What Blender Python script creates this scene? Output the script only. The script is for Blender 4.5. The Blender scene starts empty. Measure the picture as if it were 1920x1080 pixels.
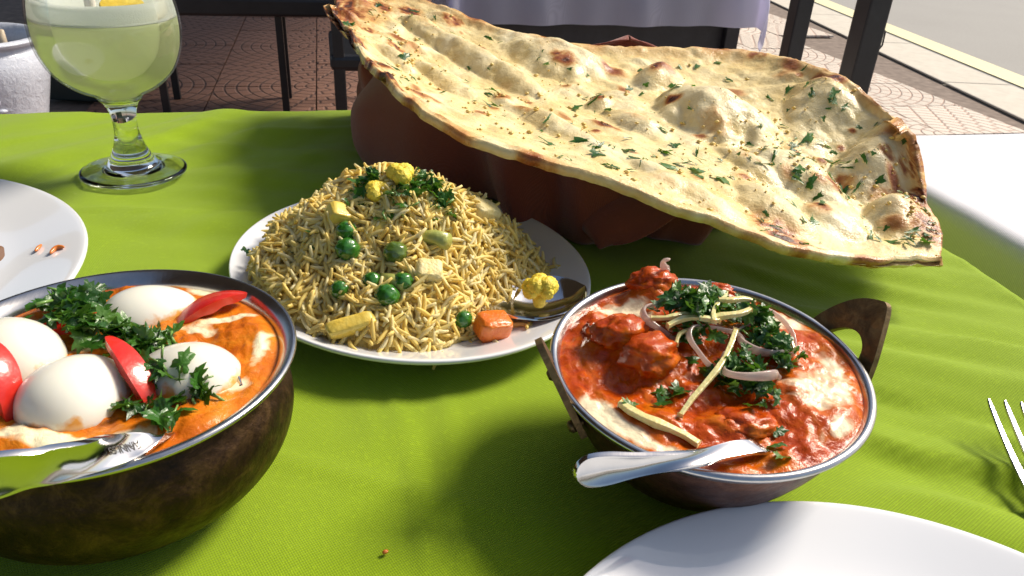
import bpy, bmesh, math, random
import numpy as np
from mathutils import Vector, Matrix

# ------------------------------------------------------------------ camera, sky, sun, exposure
SC = bpy.context.scene
COL = SC.collection
T = 0.75                      # height of the table tops
CAM_H = 0.216                 # camera above the table top
PITCH, ROLL, FPX = math.radians(28.5), math.radians(3.2), 1443.0
SUN_AZ, SUN_EL = math.radians(58), math.radians(44)      # azimuth from +Y towards +X

_R0 = np.array([1., 0, 0]); FWD = np.array([0, math.cos(PITCH), -math.sin(PITCH)]); _U0 = np.array([0, math.sin(PITCH), math.cos(PITCH)])
UPV = math.cos(ROLL) * _U0 - math.sin(ROLL) * _R0
RGT = math.cos(ROLL) * _R0 + math.sin(ROLL) * _U0
cam = bpy.data.cameras.new('camera'); camo = bpy.data.objects.new('camera', cam); COL.objects.link(camo)
M = Matrix(((RGT[0], UPV[0], -FWD[0]), (RGT[1], UPV[1], -FWD[1]), (RGT[2], UPV[2], -FWD[2]))).to_4x4()
M.translation = (0, 0, T + CAM_H)
camo.matrix_world = M
cam.sensor_width = 36; cam.lens = 36 * FPX / 1920; cam.clip_start = 0.01; cam.clip_end = 400
cam.dof.use_dof = True; cam.dof.focus_distance = 0.42; cam.dof.aperture_fstop = 48
SC.camera = camo

W = bpy.data.worlds.new('World'); SC.world = W; W.use_nodes = True
wn = W.node_tree.nodes; wl = W.node_tree.links
sky = wn.new('ShaderNodeTexSky'); sky.sky_type = 'NISHITA'; sky.sun_disc = False
sky.sun_elevation = SUN_EL; sky.sun_rotation = SUN_AZ; sky.dust_density = 2.5; sky.air_density = 1.0
bg = wn['Background']; bg.inputs['Strength'].default_value = 0.10
wl.new(sky.outputs[0], bg.inputs[0])

sun = bpy.data.lights.new('sun', 'SUN'); sun.energy = 4.0; sun.angle = math.radians(18); sun.color = (1, .91, .77)
suno = bpy.data.objects.new('sun', sun); COL.objects.link(suno); suno.location = (3, 4, 6)
sd = Vector((math.sin(SUN_AZ) * math.cos(SUN_EL), math.cos(SUN_AZ) * math.cos(SUN_EL), math.sin(SUN_EL)))
suno.rotation_euler = sd.to_track_quat('Z', 'Y').to_euler()

SC.view_settings.view_transform = 'Standard'; SC.view_settings.look = 'None'
SC.view_settings.exposure = 0.38; SC.view_settings.gamma = 1.0
SC.render.engine = 'CYCLES'
SC.cycles.use_denoising = True
SC.cycles.max_bounces = 10; SC.cycles.transparent_max_bounces = 16; SC.cycles.transmission_bounces = 10

# ------------------------------------------------------------------ helpers
rnd = random.Random(7)
rng = np.random.default_rng(7)

def at(px, py, z=0.0):
    """point of the horizontal plane z (above the table top) at a photograph pixel; world coordinates"""
    d = FWD + RGT * (px - 960) / FPX - UPV * (py - 540) / FPX
    p = np.array([0, 0, CAM_H]) + d * ((z - CAM_H) / d[2])
    return Vector((p[0], p[1], p[2] + T))

def aty(px, py, y):
    """point at distance y from the camera's foot at a photograph pixel"""
    d = FWD + RGT * (px - 960) / FPX - UPV * (py - 540) / FPX
    p = np.array([0, 0, CAM_H]) + d * (y / d[1])
    return Vector((p[0], p[1], p[2] + T))

def _hash(ix, iy, seed):
    n = (ix.astype(np.int64) * 374761393 + iy.astype(np.int64) * 668265263 + seed * 1442695041) & 0x7fffffff
    n = ((n ^ (n >> 13)) * 1274126177) & 0x7fffffff
    return ((n ^ (n >> 16)) & 0xffff) / 65535.0

def vnoise(x, y, seed=0):
    x = np.asarray(x, float); y = np.asarray(y, float)
    ix = np.floor(x).astype(np.int64); iy = np.floor(y).astype(np.int64)
    fx = x - ix; fy = y - iy
    fx = fx * fx * fx * (fx * (fx * 6 - 15) + 10); fy = fy * fy * fy * (fy * (fy * 6 - 15) + 10)
    a = _hash(ix, iy, seed); b = _hash(ix + 1, iy, seed); c = _hash(ix, iy + 1, seed); d = _hash(ix + 1, iy + 1, seed)
    return (a + (b - a) * fx) * (1 - fy) + (c + (d - c) * fx) * fy

def fbm(x, y, octv=4, seed=0):
    s = 0; a = 1; t = 0
    for k in range(octv):
        s = s + a * (vnoise(x, y, seed + k * 17) - .5) * 2; t += a
        a *= .5; x = np.asarray(x) * 2.03 + 3.1; y = np.asarray(y) * 2.03 + 1.7
    return s / t

def sstep(a, b, x):
    t = np.clip((x - a) / (b - a), 0, 1)
    return t * t * (3 - 2 * t)

def mesh(name, verts, faces, smooth=True):
    me = bpy.data.meshes.new(name)
    if isinstance(verts, np.ndarray): verts = verts.tolist()
    if isinstance(faces, np.ndarray): faces = faces.tolist()
    me.from_pydata(verts, [], faces)
    if smooth: me.polygons.foreach_set('use_smooth', [True] * len(me.polygons))
    me.update()
    return me

def link(name, me, mat=None, parent=None, mw=None):
    o = bpy.data.objects.new(name, me); COL.objects.link(o)
    if mat is not None and len(me.materials) == 0: me.materials.append(mat)
    if parent is not None: o.parent = parent
    if mw is not None: o.matrix_basis = mw
    return o

def obj(name, verts, faces, mat, parent=None, smooth=True):
    return link(name, mesh(name, verts, faces, smooth), mat, parent)

def empty(name, loc, rz=0):
    o = bpy.data.objects.new(name, None); COL.objects.link(o)
    o.location = loc; o.rotation_euler = (0, 0, rz); o.empty_display_size = .02
    return o

def tag(o, label, cat, group=None, kind=None):
    if label: o['label'] = label
    if cat: o['category'] = cat
    if group: o['group'] = group
    if kind: o['kind'] = kind
    return o

def fattr(me, name, vals):
    a = me.attributes.new(name, 'FLOAT', 'POINT'); a.data.foreach_set('value', np.asarray(vals, np.float32).ravel())

def gridfaces(nu, nv, wrapu=False, off=0):
    f = []
    for i in range(nu if wrapu else nu - 1):
        i2 = (i + 1) % nu
        for j in range(nv - 1):
            f.append((off + i * nv + j, off + i2 * nv + j, off + i2 * nv + j + 1, off + i * nv + j + 1))
    return f

def lathe(prof, n=64, sx=1., sy=1., cap0=False, cap1=False):
    v = []; m = len(prof)
    for i in range(n):
        a = 2 * math.pi * i / n
        for r, z in prof: v.append((r * math.cos(a) * sx, r * math.sin(a) * sy, z))
    f = gridfaces(n, m, True)
    if cap0: f.append([i * m for i in range(n)][::-1])
    if cap1: f.append([i * m + m - 1 for i in range(n)])
    return v, f

def smoothprof(pts, n=8):
    """Catmull-Rom through profile points"""
    P = [np.array(p, float) for p in pts]; out = []
    for i in range(len(P) - 1):
        p0 = P[max(i - 1, 0)]; p1 = P[i]; p2 = P[i + 1]; p3 = P[min(i + 2, len(P) - 1)]
        for k in range(n):
            t = k / n
            out.append(tuple(.5 * (2 * p1 + (p2 - p0) * t + (2 * p0 - 5 * p1 + 4 * p2 - p3) * t * t + (3 * p1 - p0 - 3 * p2 + p3) * t ** 3)))
    out.append(tuple(P[-1])); return out

def box(x0, x1, y0, y1, z0, z1):
    v = [(x0, y0, z0), (x1, y0, z0), (x1, y1, z0), (x0, y1, z0), (x0, y0, z1), (x1, y0, z1), (x1, y1, z1), (x0, y1, z1)]
    f = [(3, 2, 1, 0), (4, 5, 6, 7), (0, 1, 5, 4), (1, 2, 6, 5), (2, 3, 7, 6), (3, 0, 4, 7)]
    return v, f

def boxobj(name, dims, mat, parent=None, bev=.004, seg=2):
    v, f = box(*dims); o = obj(name, v, f, mat, parent, False)
    if bev:
        m = o.modifiers.new('b', 'BEVEL'); m.width = bev; m.segments = seg
    return o

def tube(path, rad, n=10, cap=True):
    P = [Vector(p) for p in path]; v = []; m = len(P)
    if not hasattr(rad, '__len__'): rad = [rad] * m
    ref = Vector((0, 0, 1))
    for i, p in enumerate(P):
        t = (P[min(i + 1, m - 1)] - P[max(i - 1, 0)]).normalized()
        if abs(t.dot(ref)) > .95: ref = Vector((1, 0, 0)) if abs(t.x) < .9 else Vector((0, 1, 0))
        a = t.cross(ref).normalized(); b = a.cross(t)
        for k in range(n):
            w = 2 * math.pi * k / n
            v.append(tuple(p + (a * math.cos(w) + b * math.sin(w)) * rad[i]))
    f = []
    for i in range(m - 1):
        for k in range(n):
            k2 = (k + 1) % n
            f.append((i * n + k, i * n + k2, (i + 1) * n + k2, (i + 1) * n + k))
    if cap:
        f.append(tuple(range(n))[::-1]); f.append(tuple((m - 1) * n + k for k in range(n)))
    return v, f

def solidify(o, th, off=-1, rim=True):
    m = o.modifiers.new('s', 'SOLIDIFY'); m.thickness = th; m.offset = off; m.use_rim = rim
    return m
def subsurf(o, n=1):
    m = o.modifiers.new('u', 'SUBSURF'); m.levels = n; m.render_levels = n

# ------------------------------------------------------------------ materials
class MT:
    def __init__(s, name):
        s.m = bpy.data.materials.new(name); s.m.use_nodes = True
        s.t = s.m.node_tree; s.b = s.t.nodes['Principled BSDF']; s.out = s.t.nodes['Material Output']
        s.tc = s.t.nodes.new('ShaderNodeTexCoord')
    def n(s, typ, **kw):
        nd = s.t.nodes.new('ShaderNode' + typ)
        for k, v in kw.items():
            if hasattr(nd, k) and not k.startswith('i_'): setattr(nd, k, v)
        return nd
    def set(s, nd, key, v):
        if hasattr(v, 'is_output') or isinstance(v, bpy.types.NodeSocket): s.t.links.new(v, nd.inputs[key])
        else: nd.inputs[key].default_value = v
    def B(s, **kw):
        for k, v in kw.items():
            key = {'base': 'Base Color', 'rough': 'Roughness', 'metal': 'Metallic', 'coat': 'Coat Weight', 'coatr': 'Coat Roughness', 'spec': 'Specular IOR Level',
                   'sss': 'Subsurface Weight', 'sssr': 'Subsurface Radius', 'ssss': 'Subsurface Scale', 'trans': 'Transmission Weight', 'ior': 'IOR', 'sheen': 'Sheen Weight', 'normal': 'Normal', 'alpha': 'Alpha', 'sheenr': 'Sheen Roughness'}[k]
            if isinstance(v, tuple) and len(v) == 3 and key == 'Base Color': v = (*v, 1)
            s.set(s.b, key, v)
        return s
    def noise(s, scale, detail=4, rough=.5, vec=None, dist=0):
        nd = s.n('TexNoise'); s.set(nd, 'Scale', scale); s.set(nd, 'Detail', detail); s.set(nd, 'Roughness', rough); s.set(nd, 'Distortion', dist)
        s.set(nd, 'Vector', vec if vec is not None else s.tc.outputs['Object']); return nd.outputs['Fac']
    def ramp(s, fac, stops):
        nd = s.n('ValToRGB'); s.set(nd, 'Fac', fac); e = nd.color_ramp.elements
        while len(e) < len(stops): e.new(.5)
        for k, (p, c) in enumerate(stops):
            e[k].position = p; e[k].color = (*c, 1) if len(c) == 3 else c
        return nd.outputs['Color']
    def mix(s, fac, a, b, mode='MIX'):
        nd = s.n('Mix'); nd.data_type = 'RGBA'; nd.blend_type = mode
        s.set(nd, 0, fac)
        for key, v in ((6, a), (7, b)): s.set(nd, key, (*v, 1) if isinstance(v, tuple) and len(v) == 3 else v)
        return nd.outputs[2]
    def math(s, op, a, b=0., clamp=False):
        nd = s.n('Math'); nd.operation = op; nd.use_clamp = clamp; s.set(nd, 0, a); s.set(nd, 1, b); return nd.outputs[0]
    def attr(s, name):
        nd = s.n('Attribute'); nd.attribute_name = name; return nd.outputs['Fac']
    def orand(s):
        return s.n('ObjectInfo').outputs['Random']
    def bump(s, h, strength=.3, dist=.001, normal=None):
        nd = s.n('Bump'); s.set(nd, 'Height', h); s.set(nd, 'Strength', strength); s.set(nd, 'Distance', dist)
        if normal is not None: s.set(nd, 'Normal', normal)
        return nd.outputs[0]
    def mapping(s, scale=(1, 1, 1), rot=(0, 0, 0), vec=None):
        nd = s.n('Mapping'); s.set(nd, 'Vector', vec if vec is not None else s.tc.outputs['Object']); nd.inputs['Scale'].default_value = scale; nd.inputs['Rotation'].default_value = rot
        return nd.outputs[0]
    def wave(s, scale, vec=None, dist=0., detail=0):
        nd = s.n('TexWave'); s.set(nd, 'Scale', scale); s.set(nd, 'Distortion', dist); s.set(nd, 'Detail', detail)
        s.set(nd, 'Vector', vec if vec is not None else s.tc.outputs['Object']); return nd.outputs['Fac']

def plain(name, base, rough=.5, **kw):
    m = MT(name); m.B(base=base, rough=rough, **kw)
    return m
def mottled(name, a, b, scale, rough=.5, bump=.0, bscale=None, **kw):
    m = MT(name); n = m.noise(scale, 5, .6)
    m.B(base=m.ramp(n, [(.3, a), (.7, b)]), rough=rough, **kw)
    if bump: m.B(normal=m.bump(m.noise(bscale or scale * 4, 4), 1, bump))
    return m
MATS = {}

def cloth_mat(name, a, b, thread=1500., sheen=.15, bump=.00025, twill=True):
    m = MT(name)
    n1 = m.noise(9, 3, .5); n2 = m.noise(420, 3, .7)
    wv = m.wave(thread / 6.283, m.mapping(rot=(0, 0, math.radians(52))), .6, 1)
    w2 = m.wave(thread / 6.283 * 1.3, m.mapping(rot=(0, 0, math.radians(-38))), .6, 1)
    c = m.mix(n1, a, b)
    c = m.mix(m.math('MULTIPLY', m.math('SUBTRACT', 1., wv), .30), c, tuple(x * .45 for x in a))
    c = m.mix(m.math('MULTIPLY', m.math('GREATER_THAN', n2, .6), .14), c, tuple(min(1, x * 1.5) for x in b))
    h = m.math('ADD', m.math('MULTIPLY', wv, .6), m.math('ADD', m.math('MULTIPLY', w2, .25), m.math('MULTIPLY', n2, .8)))
    m.B(base=c, rough=.85, sheen=sheen, sheenr=.5, spec=.2, normal=m.bump(h, 1., bump))
    return m.m

M_GREEN = cloth_mat('green_cloth', (.215, .335, .002), (.285, .415, .004), 1800)
M_WHITEC = cloth_mat('white_cloth', (.72, .72, .76), (.8, .8, .84), 1500, .1, .00008)
M_LAV = cloth_mat('lavender_cloth', (.78, .77, .92), (.84, .83, .95), 1500, .1, .0001)
_t = M_LAV.node_tree; _tr = _t.nodes.new('ShaderNodeBsdfTranslucent'); _tr.inputs[0].default_value = (.74, .72, .92, 1); _mx = _t.nodes.new('ShaderNodeMixShader'); _mx.inputs[0].default_value = .55
_t.links.new(_t.nodes['Principled BSDF'].outputs[0], _mx.inputs[1]); _t.links.new(_tr.outputs[0], _mx.inputs[2]); _t.links.new(_mx.outputs[0], _t.nodes['Material Output'].inputs[0])
M_BROWN = cloth_mat('brown_napkin', (.25, .058, .036), (.33, .088, .054), 3600, .4, .0002)
M_BLACK = mottled('black_paint', (.008, .009, .012), (.016, .017, .022), 14, .42).m
M_BLACKWOOD = mottled('black_wood', (.010, .010, .013), (.02, .02, .026), 20, .5, .0003, 80).m

def ceramic(name, base=(.80, .81, .83)):
    m = MT(name); n = m.noise(30, 3)
    m.B(base=base, rough=.10, coat=1., coatr=.02, normal=m.bump(n, .2, .0005))
    return m.m
M_PLATE = ceramic('white_ceramic')

def steel(name, base=(.62, .60, .58), r0=.12, r1=.32, scale=60):
    m = MT(name); n = m.noise(scale, 6, .7); sc = m.noise(1.0, 4, .6, m.mapping(scale=(900, 60, 60)))
    m.B(base=m.ramp(n, [(.3, tuple(x * .82 for x in base)), (.7, base)]), metal=1., rough=m.math('ADD', m.math('MULTIPLY', n, r1 - r0), r0), normal=m.bump(sc, .12, .0002))
    return m.m
M_STEEL = steel('stainless_steel')
M_CUTLERY = steel('polished_cutlery', (.70, .69, .68), .06, .18, 40)

def old_copper(name, a, b, c):
    m = MT(name); n = m.noise(70, 8, .75, dist=.8); n2 = m.noise(260, 5, .6)
    vo = m.n('TexVoronoi'); vo.feature = 'SMOOTH_F1'; m.set(vo, 'Scale', 105.); m.set(vo, 'Vector', m.tc.outputs['Object'])
    col = m.ramp(n, [(.30, a), (.5, b), (.68, c)])
    col = m.mix(m.math('MULTIPLY', n2, .5), col, a)
    m.B(base=col, metal=.75, rough=m.math('ADD', m.math('MULTIPLY', n2, .35), .28), normal=m.bump(m.math('ADD', vo.outputs['Distance'], m.math('MULTIPLY', n2, .5)), .7, .0016))
    return m.m
M_COPPER = old_copper('aged_copper', (.009, .005, .003), (.050, .024, .009), (.15, .08, .028))
M_COPPER2 = old_copper('dark_copper', (.03, .012, .009), (.12, .05, .03), (.22, .10, .06))
M_BRASS = old_copper('dark_brass', (.07, .045, .022), (.17, .11, .05), (.34, .23, .10))

# ------------------------------------------------------------------ ground, road, pavement
TH = math.radians(14)                       # tables and paving run 14 degrees off the view
E1 = Vector((math.cos(TH), math.sin(TH), 0)); E2 = Vector((-math.sin(TH), math.cos(TH), 0))
def loc(a, b, z=0): return E1 * a + E2 * b + Vector((0, 0, z))

m = MT('earth_ground'); m.B(base=m.ramp(m.noise(2, 5), [(.3, (.22, .19, .16)), (.7, (.32, .29, .25))]), rough=.9)
o = obj('ground', [(-60, -60, -.03), (60, -60, -.03), (60, 120, -.03), (-60, 120, -.03)], [(0, 1, 2, 3)], m.m, None, False); o['kind'] = 'structure'
SA = math.radians(3)                        # the street runs almost along the view
S1 = Vector((math.cos(SA), math.sin(SA), 0)); S2 = Vector((-math.sin(SA), math.cos(SA), 0))
SO = Vector((2.66, 0, 0))
def st(a, b, z): return tuple(SO + S1 * a + S2 * b + Vector((0, 0, z)))
def strip(name, a0, a1, b0, b1, z, mat):
    return obj(name, [st(a0, b0, z), st(a1, b0, z), st(a1, b1, z), st(a0, b1, z)], [(0, 1, 2, 3)], mat, None, False)
m = MT('asphalt'); n = m.noise(90, 6, .7); n2 = m.noise(1.2, 4)
c = m.ramp(n, [(.3, (.22, .21, .19)), (.7, (.36, .345, .32))]); c = m.mix(m.math('MULTIPLY', n2, .5), c, (.38, .365, .34))
m.B(base=c, rough=.85, normal=m.bump(n, .6, .004))
strip('road', .42, 14, -20, 90, -.012, m.m)['kind'] = 'structure'
m = MT('yellow_paint'); n = m.noise(60, 6, .7)
m.B(base=m.ramp(n, [(.3, (.64, .58, .34)), (.55, (.76, .70, .42))]), rough=.7)
tag(strip('yellow_line', .50, .70, -10, 60, -.006, m.m), None, None, None, 'structure')
m = MT('gutter_concrete'); m.B(base=m.ramp(m.noise(12, 6, .7), [(.3, (.26, .23, .19)), (.7, (.40, .36, .30))]), rough=.85)
M_KERB = MT('kerb_stone'); n = M_KERB.noise(14, 6, .7)
M_KERB.B(base=M_KERB.ramp(n, [(.3, (.52, .48, .40)), (.7, (.64, .58, .49))]), rough=.85, normal=M_KERB.bump(M_KERB.noise(120, 4), .4, .002))
ks = obj('kerb', [st(0, -6, -.004), st(.42, -6, -.004), st(.42, 60, -.004), st(0, 60, -.004)], [(0, 1, 2, 3)], m.m, None, False); ks['kind'] = 'structure'
v, f = box(.004, .405, .006, 1.194, 0, .012)
sm = mesh('kerb_slab', v, f, False)
for k in range(9):
    o = link('kerb_slab', sm, M_KERB.m, ks); o.matrix_basis = Matrix.Translation(SO + S2 * (2.15 + 1.2 * k)) @ Matrix.Rotation(SA, 4, 'Z')
    b = o.modifiers.new('b', 'BEVEL'); b.width = .006; b.segments = 2

# pavement: embossed fan tiles
m = MT('paving_bed'); m.B(base=m.ramp(m.noise(20, 5), [(.3, (.15, .11, .085)), (.7, (.26, .2, .16))]), rough=.9)
pave = obj('pavement', [tuple(loc(-12, -6, -.006)), st(0, -8, -.006), st(0, 60, -.006), tuple(loc(-12, 40, -.006))], [(0, 1, 2, 3)], m.m, None, False); pave['kind'] = 'structure'
TS = .46
def tile_mat(name, pale, red):
    m = MT(name)
    sep = m.n('SeparateXYZ'); m.set(sep, 0, m.tc.outputs['Object'])
    x, y = sep.outputs[0], sep.outputs[1]
    r = m.math('SQRT', m.math('ADD', m.math('MULTIPLY', x, x), m.math('MULTIPLY', y, y)))
    ring = m.math('DIVIDE', r, .052)
    fr = m.math('FRACT', ring); idx = m.math('FLOOR', ring)
    ang = m.math('ARCTAN2', y, x)
    blk = m.math('FRACT', m.math('ADD', m.math('MULTIPLY', ang, m.math('MULTIPLY', m.math('ADD', idx, .7), .55)), m.math('MULTIPLY', idx, .37)))
    g = m.math('MINIMUM', m.math('MINIMUM', fr, m.math('SUBTRACT', 1., fr)), m.math('MULTIPLY', m.math('MINIMUM', blk, m.math('SUBTRACT', 1., blk)), 1.2))
    groove = m.math('SUBTRACT', 1., m.math('DIVIDE', g, .14), True)
    n = m.noise(18, 6, .7); n2 = m.noise(140, 4)
    vary = m.math('ADD', m.math('MULTIPLY', n, .7), m.math('MULTIPLY', m.orand(), .35))
    c = m.ramp(vary, [(.25, tuple(q * .8 for q in pale)), (.75, pale)])
    c = m.mix(m.math('MULTIPLY', groove, .75), c, red)
    m.B(base=c, rough=.8, normal=m.bump(m.math('ADD', m.math('MULTIPLY', groove, -1.), m.math('MULTIPLY', n2, .25)), .9, .006))
    return m.m
M_TILE = tile_mat('fan_tile_cream', (.68, .60, .51), (.44, .25, .18))
M_TILER = tile_mat('fan_tile_red', (.30, .15, .10), (.08, .042, .03))
v, f = box(.003, TS - .003, .003, TS - .003, 0, .014)
t_c = mesh('tile', v, f, False); t_c.materials.append(M_TILE)
t_r = mesh('tile_red', v, f, False); t_r.materials.append(M_TILER)
for i in range(-6, 12):
    for j in range(3, 20):
        c0 = loc((i + .5) * TS - .07, (j + .5) * TS + .11)
        rel = c0 - SO
        if rel.dot(S1) > -.3 or c0.y < 1.3: continue
        if c0.x < -3.2 or c0.x < -.35 * c0.y - .9: continue
        k = (i % 2) + 2 * (j % 2)
        q = {0: 0, 1: 1, 3: 2, 2: 3}[k]                   # fans meet in fours
        o = link('tile', t_r if c0.x < .5 else t_c, None, pave)
        o.matrix_basis = Matrix.Translation(c0) @ Matrix.Rotation(TH + q * math.pi / 2, 4, 'Z') @ Matrix.Translation((-TS / 2, -TS / 2, rnd.uniform(-.002, .002)))

# ------------------------------------------------------------------ tables and cloths
def table(name, a0, a1, b0, b1, label, inset=.05, panel=False):
    t = empty(name, loc((a0 + a1) / 2, (b0 + b1) / 2), TH); w = (a1 - a0) / 2; d = (b1 - b0) / 2
    boxobj('table_top', (-w, w, -d, d, T - .046, T - .016), M_BLACKWOOD, t)
    for sx in (-1, 1):
        for sy in (-1, 1):
            cx, cy = sx * (w - inset), sy * (d - inset)
            boxobj('leg', (cx - .025, cx + .025, cy - .025, cy + .025, .012, T - .0465), M_BLACKWOOD, t)
    for sy in (-1, 1): boxobj('apron', (-w + inset + .03, w - inset - .03, sy * (d - inset) - .01, sy * (d - inset) + .01, T - .12, T - .0465), M_BLACKWOOD, t)
    if panel: boxobj('dark_filler', (-w + .06, w - .04, -d + .055, -d + .07, .03, T - .125), M_BLACKWOOD, t)  # black board added to darken the space under the cloth
    tag(t, label, 'table'); return t

def tablecloth(name, a0, a1, b0, b1, drop, step, mat, wr, fold=.012, seed=3, cornerdrop=.0):
    """sheet over a table with rounded edges and hanging sides; wr(x, y) gives wrinkle height on the top"""
    na = int((a1 - a0 + 2 * drop) / step) + 1; nb = int((b1 - b0 + 2 * drop) / step) + 1
    A, Bq = np.meshgrid(np.linspace(a0 - drop, a1 + drop, na), np.linspace(b0 - drop, b1 + drop, nb), indexing='ij')
    ca = np.clip(A, a0, a1); cb = np.clip(Bq, b0, b1)
    da = A - ca; db = Bq - cb; d = np.hypot(da, db); ds = np.maximum(d, 1e-9)
    nx, ny = da / ds, db / ds
    r = .010; q = np.clip(d / r, 0, math.pi / 2)
    out = np.where(d < r * math.pi / 2, r * np.sin(q), r); dn = np.where(d < r * math.pi / 2, r * (1 - np.cos(q)), r + d - r * math.pi / 2)
    corner = (np.abs(nx * ny) * 2)
    s = A * nx * 0 + np.where(np.abs(nx) > np.abs(ny), Bq, A)
    hang = sstep(0, drop * .9, d)
    wav = fold * hang * (np.sin(s * 38 + seed) * .6 + np.sin(s * 17 + 2 * seed) * .9 + 1.1) + corner * hang * .03
    out = out + wav
    a = ca + nx * out; b = cb + ny * out
    z = -dn
    X = a * E1.x + b * E2.x; Y = a * E1.y + b * E2.y
    z = z + wr(X, Y) * (1 - sstep(0, .01, d))
    V = np.stack([X, Y, z + T], -1).reshape(-1, 3)
    return obj(name, V, gridfaces(na, nb), mat)

def crease(X, Y, p, q, w, h):
    """a straight soft fold from p to q"""
    p = np.array(p[:2]); q = np.array(q[:2]); d = q - p; L = np.hypot(*d); d = d / L
    s = (X - p[0]) * d[0] + (Y - p[1]) * d[1]; t = -(X - p[0]) * d[1] + (Y - p[1]) * d[0]
    e = sstep(-.02, .03, s) * (1 - sstep(L - .03, L + .02, s))
    return h * e * np.exp(-(t / w) ** 2)

def green_wr(X, Y):
    h = .0022 * fbm(X * 7, Y * 7, 3, 5) + .0007 * fbm(X * 26, Y * 26, 2, 6)
    # ripples running out to the right of the brass-handled pan
    dr = np.array([.96, -.28]); a = X * dr[0] + Y * dr[1]; b = -X * dr[1] + Y * dr[0]
    wR = sstep(.11, .19, X) * sstep(.05, .15, Y) * (1 - sstep(.40, .55, Y))
    rip = fbm(a * 5 + 2, b * 42 + 1.1 * fbm(a * 9, b * 9, 2, 31), 2, 11)
    h = h + wR * (.0062 * rip + .0022 * fbm(a * 9, b * 90, 2, 77))
    # pressed folds and shallow dents at the far left and centre
    wL = sstep(-.05, -.20, X) * sstep(.40, .5, Y)
    a2 = X * .5 + Y * .86; b2 = X * .86 - Y * .5
    h = h + wL * .0046 * fbm(a2 * 5, b2 * 30, 2, 21)
    wC = (1 - sstep(.16, .24, np.hypot((X + .12), (Y - .60))))
    h = h + wC * .0042 * fbm(X * 9, Y * 34, 2, 41)
    for p, q, w_, hh in [((-.055, .30), (.03, .02), .0026, .0015), ((-.20, .27), (.06, .20), .0026, .0013), ((-.50, .45), (-.16, .49), .0026, .0016), ((.16, .33), (.36, .20), .004, .0018), ((.14, .30), (.30, .16), .005, .0016), ((-.03, .30), (-.008, .17), .004, .0012), ((-.36, .52), (-.28, .70), .005, .0016), ((-.42, .60), (-.36, .68), .004, .0016), ((-.12, .40), (-.05, .25), .006, .0008),
                         ((-.24, .36), (-.18, .30), .005, .0008), ((.15, .36), (.30, .31), .006, .0016), ((-.25, .66), (-.14, .70), .006, .0018), ((.02, .20), (-.08, .19), .008, .0007)]:
        h = h + crease(X, Y, p, q, w_, hh)
    return h
table('dining_table', -.75, .405, -.10, .767, 'dark wooden table under the bright green cloth')
tag(tablecloth('green_tablecloth', -.75, .405, -.10, .767, .20, .0045, M_GREEN, green_wr, .008), 'bright lime green cotton tablecloth spread under all the dishes', 'tablecloth')
table('neighbouring_table', .482, 1.25, -.15, .647, 'dark wooden table under the white cloth at the right')
tag(tablecloth('white_tablecloth', .482, 1.25, -.15, .647, .26, .008, M_WHITEC, lambda X, Y: .0012 * fbm(X * 8, Y * 8, 3, 9) + .0012 * fbm(X * 3 + Y * 30, Y * 4, 2, 19), .010, 5), 'sunlit white tablecloth on the table at the right edge', 'tablecloth')
table('background_table', .40, 1.40, 2.47, 3.2, 'dark table hidden below the lavender white cloth', panel=True)
tag(tablecloth('lavender_tablecloth', .40, 1.40, 2.47, 3.2, .215, .012, M_LAV, lambda X, Y: 0 * X, .014, 8), 'lavender white cloth hanging from the table behind the bread', 'tablecloth')

# ------------------------------------------------------------------ background furniture
def chair(a, b, rz, label, seat=.44, w=.21):
    c = empty('black_chair', loc(a, b, .012), TH + rz)
    boxobj('seat', (-w, w, -.2, .2, seat - .05, seat), M_BLACK, c, .015)
    for sx in (-1, 1):
        boxobj('leg', (sx * (w - .02) - .017, sx * (w - .02) + .017, -.19, -.156, 0, seat - .0505), M_BLACK, c, .004)
        boxobj('leg', (sx * (w - .02) - .017, sx * (w - .02) + .017, .156, .19, 0, .90), M_BLACK, c, .004)
    boxobj('backrest', (-w + .045, w - .045, .160, .182, .56, .88), M_BLACK, c, .01)
    boxobj('apron', (-w + .04, w - .04, -.185, -.165, seat - .11, seat - .052), M_BLACK, c, .004)
    tag(c, label, 'chair', 'black chairs behind the table'); return c
bn = empty('black_bench', (-1.05, 3.30, .012), TH)
boxobj('seat', (-.46, .46, -.18, .18, .40, .47), M_BLACK, bn, .012)
for x in (-.44, .03, .42):
    for y in (-.13, .13): boxobj('leg', (x - .014, x + .014, y - .014, y + .014, 0, .3995), M_BLACK, bn, .003)
boxobj('backrest', (-.46, .46, .182, .21, .42, .95), M_BLACK, bn, .01)
tag(bn, 'long black bench behind the tall glass, thin legs on red tiles', 'bench')
chair(.20, 2.62, math.radians(90), 'black chair whose leg stands left of the bread tip')
chair(.72, 2.85, math.radians(180), 'black chair pushed under the lavender cloth, left one')
chair(1.12, 2.85, math.radians(180), 'black chair pushed under the lavender cloth, right one')
pp = aty(1496, 40, 3.3); post2 = empty('black_post', (pp.x, pp.y, 0), TH)
boxobj('shaft', (-.035, .035, -.035, .035, .026, 2.56), M_BLACK, post2, .006); boxobj('foot_plate', (-.08, .08, -.08, .08, .013, .0255), M_BLACK, post2, .003)
tag(post2, 'black post just behind the lavender cloth corner', 'post')

pp = aty(1600, 155, 3.7)
post = empty('black_post', (pp.x, pp.y, .0), TH)
boxobj('shaft', (-.055, .055, -.055, .055, .026, 2.56), M_BLACK, post, .008)
boxobj('foot_plate', (-.09, .09, -.09, .09, .013, .0255), M_BLACK, post, .003)
v, f = tube([(.055, -.03, .42), (.075, -.03, .40), (.078, -.03, .34), (.058, -.03, .31)], .004, 8); obj('hook', v, f, M_BLACK, post)
tag(post, 'black square post standing on sunlit pavement', 'post')

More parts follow.
